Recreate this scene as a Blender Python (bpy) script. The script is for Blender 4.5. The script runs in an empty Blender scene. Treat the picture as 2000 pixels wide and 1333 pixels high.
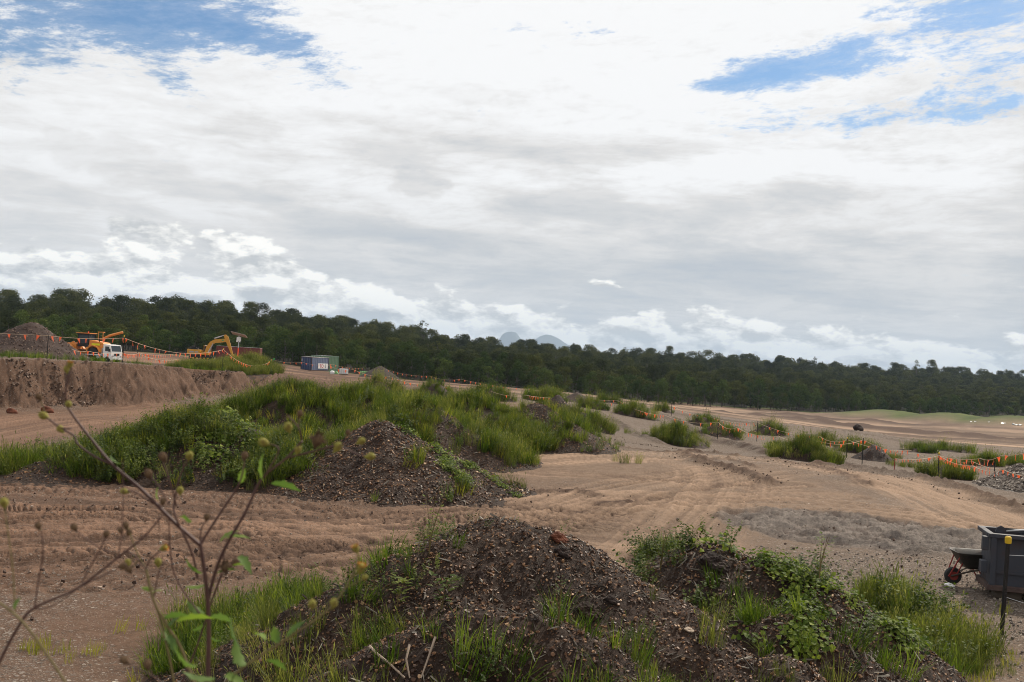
import bpy, bmesh, math, random
import numpy as np
from mathutils import Vector, Matrix, noise as mnoise
R = math.radians
random.seed(7); rng = np.random.default_rng(7)
scene = bpy.context.scene
COL = scene.collection

# ---------------------------------------------------------------- camera
H = 3.6; FPX = 1944.0; HC = 704.0
PITCH = math.atan((HC - 666.5) / FPX); ROLL = R(3.3)
fwd = Vector((0, math.cos(PITCH), math.sin(PITCH)))
up0 = Vector((0, -math.sin(PITCH), math.cos(PITCH))); rt0 = Vector((1, 0, 0))
rt = rt0 * math.cos(ROLL) + up0 * math.sin(ROLL)      # horizon falls to the right in the photo
up = -rt0 * math.sin(ROLL) + up0 * math.cos(ROLL)
cam_d = bpy.data.cameras.new("Camera"); cam = bpy.data.objects.new("Camera", cam_d); COL.objects.link(cam)
cam.matrix_world = Matrix(((rt.x, up.x, -fwd.x, 0), (rt.y, up.y, -fwd.y, 0), (rt.z, up.z, -fwd.z, H), (0, 0, 0, 1)))
cam_d.lens = 35; cam_d.sensor_width = 36; cam_d.clip_start = 0.05; cam_d.clip_end = 60000
cam_d.dof.use_dof = True; cam_d.dof.focus_distance = 26; cam_d.dof.aperture_fstop = 7.5
scene.camera = cam
def ray(px, py):
    d = fwd + rt * ((px - 1000) / FPX) + up * ((666.5 - py) / FPX)
    return d
def W(px, py, D):                       # the point seen at that pixel, D metres ahead
    d = ray(px, py); k = D / d.y
    return Vector((d.x * k, D, H + d.z * k))
def pix(x, y, z):                       # world -> photo pixel (for checks and layout maths)
    qx, qy, qz = x, y, z - H
    c = qx * fwd.x + qy * fwd.y + qz * fwd.z
    return (1000 + FPX * (qx * rt.x + qy * rt.y + qz * rt.z) / c, 666.5 - FPX * (qx * up.x + qy * up.y + qz * up.z) / c)

# ---------------------------------------------------------------- light
SUN_EL, SUN_AZ = R(42), R(36)           # azimuth measured from the view direction towards the right
sv = Vector((math.sin(SUN_AZ) * math.cos(SUN_EL), math.cos(SUN_AZ) * math.cos(SUN_EL), math.sin(SUN_EL)))
sl = bpy.data.lights.new("Sun", 'SUN'); sl.energy = 5.0; sl.angle = R(1.2); sl.color = (1, 0.89, 0.75)
so = bpy.data.objects.new("Sun", sl); COL.objects.link(so); so.rotation_euler = (-sv).to_track_quat('-Z', 'Y').to_euler()
so.location = (0, 0, 60)
scene.view_settings.view_transform = 'Standard'; scene.view_settings.look = 'None'
scene.view_settings.gamma = 1; scene.view_settings.exposure = 0.0
scene.cycles.max_bounces = 5; scene.cycles.diffuse_bounces = 2; scene.cycles.transparent_max_bounces = 8
scene.cycles.volume_bounces = 0; scene.cycles.pixel_filter_type = 'BLACKMAN_HARRIS'; scene.cycles.filter_width = 1.0

# ---------------------------------------------------------------- node helper
class NT:
    def __init__(s, tree): s.t = tree
    def n(s, typ, **kw):
        nd = s.t.nodes.new(typ)
        for k, v in kw.items(): setattr(nd, k, v)
        return nd
    def link(s, a, b): s.t.links.new(a, b)
    def put(s, sock, v):
        if isinstance(v, bpy.types.NodeSocket): s.t.links.new(v, sock)
        else: sock.default_value = v
    def m(s, op, a, b=None, c=None, clamp=False):
        nd = s.n('ShaderNodeMath', operation=op); nd.use_clamp = clamp
        for i, v in enumerate((a, b, c)):
            if v is not None: s.put(nd.inputs[i], v)
        return nd.outputs[0]
    def v(s, op, a, b=None, scale=None):
        nd = s.n('ShaderNodeVectorMath', operation=op); s.put(nd.inputs[0], a)
        if b is not None: s.put(nd.inputs[1], b)
        if scale is not None: s.put(nd.inputs['Scale'], scale)
        return nd.outputs['Value'] if op in ('LENGTH', 'DOT_PRODUCT') else nd.outputs[0]
    def xyz(s, x, y, z):
        nd = s.n('ShaderNodeCombineXYZ'); s.put(nd.inputs[0], x); s.put(nd.inputs[1], y); s.put(nd.inputs[2], z); return nd.outputs[0]
    def noise(s, vec, scale, detail=4, rough=0.5, dist=0.0, color=False, lac=2.0):
        nd = s.n('ShaderNodeTexNoise')
        if vec is not None: s.put(nd.inputs['Vector'], vec)
        s.put(nd.inputs['Scale'], scale); nd.inputs['Detail'].default_value = detail
        nd.inputs['Roughness'].default_value = rough; nd.inputs['Distortion'].default_value = dist
        nd.inputs['Lacunarity'].default_value = lac
        return nd.outputs['Color' if color else 'Fac']
    def ramp(s, f, stops, interp='LINEAR'):
        nd = s.n('ShaderNodeValToRGB'); s.put(nd.inputs[0], f); cr = nd.color_ramp; cr.interpolation = interp
        while len(cr.elements) < len(stops): cr.elements.new(0.5)
        for e, (p, c) in zip(cr.elements, stops): e.position = p; e.color = (*c, 1) if len(c) == 3 else c
        return nd.outputs[0]
    def ss(s, x, a, b):                  # smoothstep a..b
        nd = s.n('ShaderNodeMapRange', interpolation_type='SMOOTHSTEP'); s.put(nd.inputs[0], x)
        s.put(nd.inputs[1], a); s.put(nd.inputs[2], b); return nd.outputs[0]
    def mix(s, f, a, b, blend='MIX'):
        nd = s.n('ShaderNodeMix', data_type='RGBA', blend_type=blend); s.put(nd.inputs[0], f)
        for sk, v in ((nd.inputs[6], a), (nd.inputs[7], b)):
            s.put(sk, (*v, 1) if isinstance(v, tuple) and len(v) == 3 else v)
        return nd.outputs[2]

# ---------------------------------------------------------------- sky and clouds (world)
world = bpy.data.worlds.new("World"); scene.world = world; world.use_nodes = True
wt = world.node_tree; wt.nodes.clear(); N = NT(wt)
sky = N.n('ShaderNodeTexSky', sky_type='NISHITA'); sky.sun_disc = False
sky.sun_elevation = SUN_EL; sky.sun_rotation = SUN_AZ; sky.air_density = 1.2; sky.dust_density = 0.6; sky.ozone_density = 1.5
tc = N.n('ShaderNodeTexCoord').outputs['Generated']
dn = N.v('NORMALIZE', tc)
sx = N.n('ShaderNodeSeparateXYZ'); N.link(dn, sx.inputs[0]); X, Y, Z = sx.outputs
az = N.m('ARCTAN2', X, Y); el = N.m('ARCSINE', Z)
zz = N.m('ADD', N.m('MAXIMUM', Z, 0.0), 0.07)
pu = N.m('DIVIDE', X, zz); pv = N.m('DIVIDE', Y, zz)
pl = N.xyz(pu, pv, 0.0)
warp = N.v('SCALE', N.v('SUBTRACT', N.noise(pl, 0.9, 3, 0.5, color=True), (0.5, 0.5, 0.5)), scale=0.9)
plw = N.v('ADD', pl, warp)
def azel(px, py):
    d = ray(px, py).normalized(); return math.atan2(d.x, d.y), math.asin(d.z)
def gauss(px, py, wx, wy, tilt=0.0):
    a0, e0 = azel(px, py); da = N.m('SUBTRACT', az, a0); de = N.m('SUBTRACT', N.m('SUBTRACT', el, e0), N.m('MULTIPLY', da, tilt))
    q = N.m('ADD', N.m('POWER', N.m('ABSOLUTE', N.m('DIVIDE', da, wx / FPX)), 2.0), N.m('POWER', N.m('ABSOLUTE', N.m('DIVIDE', de, wy / FPX)), 2.0))
    return N.m('EXPONENT', N.m('MULTIPLY', q, -1.0))
def add(*a):
    r = a[0]
    for b in a[1:]: r = N.m('ADD', r, b)
    return r
def mul(a, b): return N.m('MULTIPLY', a, b)
# high broken layer: thin where the blue gaps are
n1 = N.noise(plw, 2.4, 12, 0.70, 0.1)
streak = N.v('ADD', N.xyz(mul(az, 3.0), mul(N.m('SUBTRACT', el, mul(az, 0.10)), 10.0), 3.0), N.v('SCALE', warp, scale=0.35))
n1s = N.noise(streak, 2.3, 12, 0.72, 0.1)
n1f = N.noise(streak, 9.0, 10, 0.75, 0.0)
gaps = add(mul(gauss(330, 15, 240, 70, 0.1), 0.40), mul(gauss(520, 95, 240, 55, -0.1), 0.30), mul(gauss(40, 90, 190, 80), 0.27), mul(gauss(340, 150, 120, 50, -0.5), 0.22),
           mul(gauss(1640, 110, 260, 40, 0.2), 0.34), mul(gauss(1850, 225, 360, 30, 0.06), 0.30), mul(gauss(1960, 15, 120, 45, 0.1), 0.36), mul(gauss(1530, 150, 180, 20, 0.1), 0.26),
           mul(gauss(1150, 75, 200, 30, 0.25), 0.17), mul(gauss(1970, 130, 120, 50, 0.1), 0.26), mul(gauss(1750, 180, 300, 60, 0.1), 0.16), mul(gauss(1620, 60, 260, 40, 0.3), 0.14), mul(gauss(60, 30, 150, 60), 0.14), mul(gauss(900, 60, 200, 25, 0.1), 0.12))
cov = N.m('SUBTRACT', add(mul(n1, 0.62), mul(n1s, 0.80), mul(n1f, 0.95), -0.37), gaps)
a_high = add(mul(N.ss(cov, 0.36, 0.60), 0.85), mul(N.ss(cov, 0.15, 0.45), 0.15))
# shading of that layer: soft grey stripes, darker low down
n2 = N.noise(N.xyz(mul(pu, 0.5), mul(pv, 1.0), 9.0), 1.5, 9, 0.62, 0.1)
n3 = N.noise(N.v('ADD', N.xyz(mul(az, 6.0), mul(N.m('SUBTRACT', el, mul(az, -0.02)), 26.0), 2.0), N.v('SCALE', warp, scale=0.5)), 1.1, 9, 0.60, 0.1)
elp = N.m('MULTIPLY', el, FPX)           # elevation in photo pixels
low = N.m('SUBTRACT', 1.0, N.ss(elp, 90.0, 420.0))
lowr = mul(N.m('SUBTRACT', 1.0, N.ss(elp, 120.0, 300.0)), N.ss(az, -0.25, 0.05))
puffn = N.noise(N.xyz(mul(az, 1.0), mul(el, 1.5), 0.0), 26.0, 8, 0.6)
def puff(px, py, wx, wy): return N.ss(add(gauss(px, py, wx, wy), mul(N.m('SUBTRACT', puffn, 0.5), 1.6)), 0.35, 0.75)
shade = add(mul(N.ss(n1f, 0.44, 0.66), 0.09), mul(N.ss(n1s, 0.50, 0.70), 0.07), mul(N.ss(n2, 0.42, 0.70), 0.16), mul(mul(N.ss(n3, 0.40, 0.68), 0.30), N.m('SUBTRACT', 1.0, N.ss(elp, 330.0, 600.0))), mul(low, 0.13), mul(lowr, 0.13),
            mul(puff(470, 245, 85, 30), 0.16), mul(puff(200, 300, 150, 45), 0.13), mul(puff(815, 358, 70, 30), 0.20), mul(gauss(1600, 420, 260, 45), 0.10), mul(gauss(980, 290, 160, 35), 0.12),
            mul(gauss(1250, 520, 600, 50), 0.12), mul(gauss(700, 460, 300, 22), 0.08), mul(gauss(1300, 130, 500, 160), -0.14), mul(gauss(1500, 330, 420, 60), -0.12))
shade = mul(N.m('MAXIMUM', shade, 0.0), N.m('ADD', 0.74, mul(N.ss(az, -0.40, -0.02), 0.26)))
hc = N.ramp(shade, [(0.0, (0.99, 0.99, 0.99)), (0.22, (0.80, 0.785, 0.77)), (0.45, (0.64, 0.65, 0.66)), (0.85, (0.47, 0.52, 0.58))])
# low cumulus banks in azimuth / elevation
def cum(de, da=0.0):
    q = N.xyz(N.m('ADD', az, da), mul(N.m('ADD', el, de), 2.1), 0.0)
    w = N.v('SCALE', N.v('SUBTRACT', N.noise(q, 55.0, 4, 0.6, color=True), (0.5, 0.5, 0.5)), scale=0.014)
    qq = N.v('ADD', q, w)
    return add(mul(N.noise(qq, 17.0, 8, 0.56, 0.0), 1.0), mul(N.noise(qq, 6.0, 2, 0.5), 0.45))
c0 = cum(0.0); c1 = cum(0.009, 0.004)
topn = N.noise(N.xyz(mul(az, 1.0), 0.0, 5.0), 7.0, 4, 0.6)
edge = N.m('SUBTRACT', add(mul(N.m('SUBTRACT', 0.0, az), 60.0), 118.0, mul(topn, 110.0)), 60.0)   # px above horizon of the bank's top
inside = N.m('DIVIDE', N.m('SUBTRACT', edge, elp), 55.0)
left_bank = mul(gauss(370, 455, 200, 42), 0.50)
dens = add(c0, N.m('MULTIPLY', N.m('MAXIMUM', N.m('MINIMUM', inside, 1.0), -1.6), 0.30), left_bank, -0.69, mul(gauss(530, 530, 70, 28), 0.3), mul(gauss(1180, 555, 70, 14), 0.30), mul(gauss(1690, 580, 70, 12), 0.27), mul(gauss(60, 520, 200, 40), 0.2))
a_cum = mul(N.ss(dens, 0.0, 0.10), 0.97)
dif = N.m('SUBTRACT', c0, c1)
lit = N.m('ADD', 0.5, mul(dif, 5.0), clamp=True)
depth = N.ss(dens, 0.08, 0.6)
ct = N.m('SUBTRACT', N.m('ADD', lit, 0.30), mul(depth, 0.30), clamp=True)
cc = N.ramp(ct, [(0.0, (0.44, 0.47, 0.50)), (0.35, (0.64, 0.64, 0.63)), (0.75, (0.95, 0.93, 0.89)), (1.0, (1.2, 1.17, 1.10))])
ngap = N.m('SUBTRACT', 1.0, N.ss(elp, 5.0, 40.0))
cc = N.mix(mul(ngap, 0.45), cc, (0.72, 0.75, 0.78))
skyc = N.mix(1.0, sky.outputs[0], (0.56, 0.76, 0.96), 'MULTIPLY')
S10 = (10.0, 10.0, 10.0)
hc10 = N.mix(1.0, hc, S10, 'MULTIPLY'); cc10 = N.mix(1.0, cc, S10, 'MULTIPLY')
c = N.mix(a_high, skyc, hc10)
c = N.mix(mul(a_cum, N.ss(elp, -20.0, 5.0)), c, cc10)
bg = N.n('ShaderNodeBackground'); N.link(c, bg.inputs[0]); bg.inputs[1].default_value = 0.1
wo = N.n('ShaderNodeOutputWorld'); N.link(bg.outputs[0], wo.inputs[0])
world.cycles.sampling_method = 'MANUAL'; world.cycles.sample_map_resolution = 512

# ---------------------------------------------------------------- materials
def mat(name):
    m = bpy.data.materials.new(name); m.use_nodes = True; t = m.node_tree; t.nodes.clear()
    n = NT(t); out = n.n('ShaderNodeOutputMaterial'); b = n.n('ShaderNodeBsdfPrincipled'); n.link(b.outputs[0], out.inputs[0])
    b.inputs['Specular IOR Level'].default_value = 0.3
    return m, n, b, out
def objc(n): return n.n('ShaderNodeTexCoord').outputs['Object']
def bump(n, b, h, strength=0.5, dist=0.02):
    bn = n.n('ShaderNodeBump'); bn.inputs['Strength'].default_value = strength; bn.inputs['Distance'].default_value = dist
    n.put(bn.inputs['Height'], h); n.link(bn.outputs[0], b.inputs['Normal'])
def paint(name, c, rough=0.5, metal=0.0, dirt=(0.16, 0.11, 0.08), amt=0.5, sc=3.0):
    m, n, b, o = mat(name); oc = objc(n)
    f = n.ss(n.noise(oc, sc, 6, 0.65), 0.45, 0.75); f2 = n.ss(n.noise(oc, sc * 9, 4, 0.6), 0.5, 0.8)
    col = n.mix(n.m('MULTIPLY', n.m('MAXIMUM', f, n.m('MULTIPLY', f2, 0.7)), amt), (*c, 1), (*dirt, 1))
    n.link(col, b.inputs['Base Color']); b.inputs['Metallic'].default_value = metal
    n.put(b.inputs['Roughness'], n.m('ADD', n.m('MULTIPLY', f, 0.3), rough)); bump(n, b, n.noise(oc, sc * 12, 3), 0.15, 0.01)
    return m
def leafmat(name, c1, c2, c3, trans=0.3, sc=0.5, rough=0.6, spec=0.12):
    m, n, b, out = mat(name)
    oi = n.n('ShaderNodeObjectInfo').outputs['Random']; g = n.n('ShaderNodeNewGeometry')
    pos = g.outputs['Position']; isl = g.outputs['Random Per Island']
    f = n.m('ADD', n.m('MULTIPLY', oi, 0.45), n.m('ADD', n.m('MULTIPLY', n.noise(pos, sc, 3), 0.55), n.m('MULTIPLY', n.m('SUBTRACT', isl, 0.5), 0.35)), clamp=True)
    col = n.ramp(f, [(0.15, c1), (0.5, c2), (0.85, c3)])
    n.link(col, b.inputs['Base Color']); b.inputs['Roughness'].default_value = rough; b.inputs['Specular IOR Level'].default_value = spec
    tr = n.n('ShaderNodeBsdfTranslucent'); n.link(n.mix(1.0, col, (1.5, 1.6, 0.7), 'MULTIPLY'), tr.inputs[0])
    mx = n.n('ShaderNodeMixShader'); mx.inputs[0].default_value = trans
    n.link(b.outputs[0], mx.inputs[1]); n.link(tr.outputs[0], mx.inputs[2]); n.link(mx.outputs[0], out.inputs[0])
    return m
M = {}
M['gum'] = leafmat('gum_leaves', (0.016, 0.021, 0.007), (0.040, 0.048, 0.014), (0.088, 0.092, 0.024), 0.15, 0.03, 0.8, 0.02)
M['edge'] = leafmat('young_tree_leaves', (0.018, 0.032, 0.009), (0.042, 0.066, 0.017), (0.095, 0.12, 0.028), 0.15, 0.03, 0.8, 0.02)
M['grass'] = leafmat('grass_blades', (0.018, 0.034, 0.006), (0.058, 0.094, 0.014), (0.19, 0.225, 0.040), 0.38, 0.8)
M['grass_olive'] = leafmat('seeding_grass', (0.034, 0.046, 0.011), (0.085, 0.100, 0.025), (0.23, 0.22, 0.08), 0.38, 0.7)
M['grass_yellow'] = leafmat('dry_grass', (0.12, 0.13, 0.02), (0.22, 0.22, 0.03), (0.32, 0.27, 0.06), 0.35, 0.6)
M['weed'] = leafmat('weed_leaves', (0.020, 0.036, 0.009), (0.058, 0.085, 0.018), (0.15, 0.175, 0.035), 0.3, 1.2)
M['vine'] = leafmat('vine_leaves', (0.030, 0.056, 0.010), (0.085, 0.125, 0.020), (0.22, 0.26, 0.042), 0.35, 2.5)
M['daisy_leaf'] = leafmat('daisy_leaves', (0.05, 0.10, 0.03), (0.10, 0.16, 0.05), (0.18, 0.26, 0.05), 0.35, 9.0)
def simple(name, stops, sc, rough=0.9, det=6, bs=0.4, bd=0.02, rnd=0.0, vec=None):
    m, n, b, o = mat(name); oc = objc(n)
    f = n.noise(oc, sc, det, 0.6)
    if rnd:
        oi = n.n('ShaderNodeObjectInfo').outputs['Random']; f = n.m('ADD', n.m('MULTIPLY', f, 1 - rnd), n.m('MULTIPLY', oi, rnd))
    n.link(n.ramp(f, stops), b.inputs['Base Color']); b.inputs['Roughness'].default_value = rough
    if bs: bump(n, b, n.noise(oc, sc * 4, 5), bs, bd)
    return m
M['bark'] = simple('gum_bark', [(0.3, (0.045, 0.036, 0.03)), (0.6, (0.12, 0.10, 0.085))], 0.6)
M['chip'] = simple('bark_chips', [(0.0, (0.014, 0.008, 0.006)), (0.40, (0.040, 0.019, 0.010)), (0.64, (0.105, 0.046, 0.020)), (0.86, (0.25, 0.130, 0.060)), (1.0, (0.60, 0.42, 0.25))], 2.0, rough=0.55, bs=0, rnd=0.85)
M['stick'] = simple('dead_sticks', [(0.2, (0.04, 0.03, 0.022)), (0.6, (0.14, 0.115, 0.09)), (0.95, (0.42, 0.38, 0.31))], 2.0, rough=0.7, bs=0, rnd=0.8)
M['stone'] = simple('gravel_stones', [(0.1, (0.07, 0.055, 0.045)), (0.5, (0.17, 0.14, 0.115)), (0.8, (0.26, 0.22, 0.18)), (1.0, (0.42, 0.37, 0.31))], 2.0, rough=0.7, bs=0, rnd=0.85)
M['rust'] = simple('rotten_bark', [(0.3, (0.05, 0.018, 0.010)), (0.7, (0.15, 0.045, 0.02))], 9.0)
def soil(name, c1, c2, c3):
    m, n, b, o = mat(name); oc = objc(n)
    f = n.m('ADD', n.m('MULTIPLY', n.noise(oc, 1.1, 4), 0.5), n.m('MULTIPLY', n.noise(oc, 14, 8, 0.7), 0.5))
    v = n.n('ShaderNodeTexVoronoi'); n.link(oc, v.inputs['Vector']); v.inputs['Scale'].default_value = 16
    sp = n.m('MULTIPLY', n.ss(n.m('SUBTRACT', 1.0, v.outputs['Distance']), 0.62, 0.8), n.ss(n.noise(oc, 5.0, 3), 0.45, 0.62))
    col = n.mix(sp, n.ramp(f, [(0.35, c1), (0.55, c2), (0.75, c3)]), n.ramp(n.v('DOT_PRODUCT', v.outputs['Color'], (1.0, 0.0, 0.0)), [(0.0, c1), (0.6, tuple(x * 1.5 for x in c3)), (1.0, tuple(x * 3.4 for x in c3))]))
    n.link(col, b.inputs['Base Color']); b.inputs['Roughness'].default_value = 0.85
    bump(n, b, n.m('ADD', n.noise(oc, 18, 8, 0.75), n.m('MULTIPLY', v.outputs['Distance'], 0.6)), 0.9, 0.06)
    return m
M['mulch'] = soil('dark_mulch', (0.015, 0.008, 0.005), (0.035, 0.018, 0.010), (0.075, 0.040, 0.023))
M['dirtpile'] = soil('brown_dirt_pile', (0.028, 0.017, 0.013), (0.050, 0.030, 0.023), (0.085, 0.054, 0.042))
M['bankstone'] = simple('bank_stones', [(0.1, (0.05, 0.028, 0.019)), (0.55, (0.10, 0.062, 0.044)), (0.85, (0.19, 0.13, 0.095)), (1.0, (0.42, 0.33, 0.26))], 2.0, rough=0.7, bs=0, rnd=0.85)
M['darkdirt'] = soil('dark_dirt_pile', (0.02, 0.012, 0.010), (0.035, 0.022, 0.017), (0.06, 0.038, 0.03))
M['rockpile'] = soil('grey_rubble', (0.05, 0.042, 0.036), (0.12, 0.10, 0.088), (0.24, 0.21, 0.18))
M['yellow'] = paint('machine_yellow', (0.50, 0.25, 0.03), 0.45, amt=0.35)
M['orange'] = paint('machine_orange', (0.62, 0.22, 0.04), 0.4, amt=0.3)
M['hivis'] = paint('hi_vis_yellow', (0.62, 0.62, 0.02), 0.5, amt=0.1)
M['black'] = paint('black_rubber', (0.018, 0.018, 0.018), 0.7, amt=0.4, dirt=(0.07, 0.055, 0.045))
M['glass'] = paint('dark_glass', (0.03, 0.045, 0.055), 0.1, amt=0.2)
M['white'] = paint('white_paint', (0.72, 0.72, 0.70), 0.4, amt=0.25)
M['grey'] = paint('grey_paint', (0.30, 0.31, 0.32), 0.5, amt=0.3)
M['steel'] = paint('bare_steel', (0.45, 0.46, 0.47), 0.4, 0.6, amt=0.3)
M['navy'] = paint('navy_container', (0.035, 0.055, 0.12), 0.5, amt=0.25)
M['bluegrey'] = paint('sunlit_blue_container', (0.13, 0.16, 0.24), 0.5, amt=0.2)  # lit-side version of the container blue, sunlight painted into the colour
M['green'] = paint('green_container', (0.09, 0.17, 0.10), 0.55, amt=0.25)
M['green_bright'] = paint('bright_green_plastic', (0.02, 0.30, 0.10), 0.5, amt=0.15)
M['lime'] = paint('pale_green_plastic', (0.22, 0.42, 0.16), 0.5, amt=0.2)
M['maroon'] = paint('maroon_container', (0.14, 0.035, 0.03), 0.6, amt=0.3)
M['rustframe'] = paint('rusty_steel', (0.055, 0.035, 0.032), 0.7, amt=0.5)
M['redframe'] = paint('red_tube_frame', (0.22, 0.025, 0.02), 0.5, amt=0.35)
M['binblue'] = paint('skip_blue_grey', (0.034, 0.038, 0.050), 0.6, 0.0, dirt=(0.065, 0.04, 0.032), amt=0.6, sc=2.8)
M['tray'] = paint('barrow_tray', (0.03, 0.03, 0.028), 0.5, amt=0.5)
M['picket'] = paint('black_picket', (0.012, 0.011, 0.012), 0.5, amt=0.15)
M['cap'] = paint('yellow_cap', (0.55, 0.36, 0.02), 0.4, amt=0.05)
M['rope'] = paint('bunting_rope', (0.55, 0.42, 0.30), 0.8, amt=0.1)
M['letter_red'] = paint('red_lettering', (0.45, 0.04, 0.05), 0.5, amt=0.05)
M['letter_grey'] = paint('grey_lettering', (0.10, 0.14, 0.18), 0.5, amt=0.05)
def flagmat():
    m, n, b, out = mat('orange_flag'); col = n.ramp(n.n('ShaderNodeNewGeometry').outputs['Random Per Island'], [(0.0, (0.85, 0.10, 0.015)), (1.0, (0.95, 0.16, 0.05))])
    oi = n.n('ShaderNodeObjectInfo').outputs['Random']; col = n.mix(n.m('MULTIPLY', oi, 0.25), col, (0.9, 0.35, 0.22, 1))
    n.link(col, b.inputs['Base Color']); b.inputs['Roughness'].default_value = 0.35
    tr = n.n('ShaderNodeBsdfTranslucent'); n.link(col, tr.inputs[0]); mx = n.n('ShaderNodeMixShader'); mx.inputs[0].default_value = 0.4
    n.link(b.outputs[0], mx.inputs[1]); n.link(tr.outputs[0], mx.inputs[2]); n.link(mx.outputs[0], out.inputs[0]); return m
M['flag'] = flagmat()
M['stem'] = simple('purple_brown_stem', [(0.3, (0.045, 0.020, 0.018)), (0.55, (0.075, 0.036, 0.028)), (0.8, (0.11, 0.075, 0.04))], 6.0, rough=0.6, bs=0)
M['stem_green'] = simple('green_brown_stem', [(0.3, (0.11, 0.075, 0.03)), (0.6, (0.15, 0.12, 0.045)), (0.8, (0.22, 0.17, 0.09))], 8.0, rough=0.6, bs=0)
M['bud'] = simple('seed_head', [(0.35, (0.13, 0.13, 0.025)), (0.5, (0.24, 0.22, 0.04)), (0.7, (0.10, 0.05, 0.02))], 90.0, rough=0.8, bs=0.6, bd=0.002)
M['bud_brown'] = simple('dry_seed_head', [(0.35, (0.05, 0.028, 0.018)), (0.7, (0.16, 0.10, 0.05))], 120.0, rough=0.9, bs=0.6, bd=0.002)
M['petal'] = simple('orange_petals', [(0.3, (0.42, 0.12, 0.01)), (0.7, (0.6, 0.24, 0.02))], 60.0, rough=0.6, bs=0)

# ---------------------------------------------------------------- objects
def tag(o, label=None, cat=None, group=None, kind=None):
    if label: o['label'] = label
    if cat: o['category'] = cat
    if group: o['group'] = group
    if kind: o['kind'] = kind
    return o
def empty(name, loc=(0, 0, 0), rz=0.0, label=None, cat=None, group=None):
    o = bpy.data.objects.new(name, None); COL.objects.link(o); o.location = loc; o.rotation_euler = (0, 0, rz); o.empty_display_size = 0.3
    return tag(o, label, cat, group)
def nmesh(name, co, faces_flat, loop_tot, mats, smooth=True, midx=None):
    """mesh from numpy: co (n,3), flat loop vertex indices, verts per face"""
    me = bpy.data.meshes.new(name); co = np.asarray(co, np.float32); fl = np.asarray(faces_flat, np.int32).ravel(); lt = np.asarray(loop_tot, np.int32)
    me.vertices.add(len(co)); me.vertices.foreach_set('co', co.ravel())
    me.loops.add(len(fl)); me.loops.foreach_set('vertex_index', fl)
    me.polygons.add(len(lt)); ls = np.zeros(len(lt), np.int32); ls[1:] = np.cumsum(lt)[:-1]
    me.polygons.foreach_set('loop_start', ls)
    if midx is not None: me.polygons.foreach_set('material_index', np.asarray(midx, np.int32))
    for m in (mats if isinstance(mats, (list, tuple)) else [mats]): me.materials.append(m)
    me.update(calc_edges=True)
    me.polygons.foreach_set('use_smooth', np.full(len(lt), smooth)); me.update()
    return me
def mobj(name, me, parent=None, loc=None, link=True):
    o = bpy.data.objects.new(name, me)
    if link: COL.objects.link(o)
    if parent is not None: o.parent = parent
    if loc is not None: o.location = loc
    return o
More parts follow.
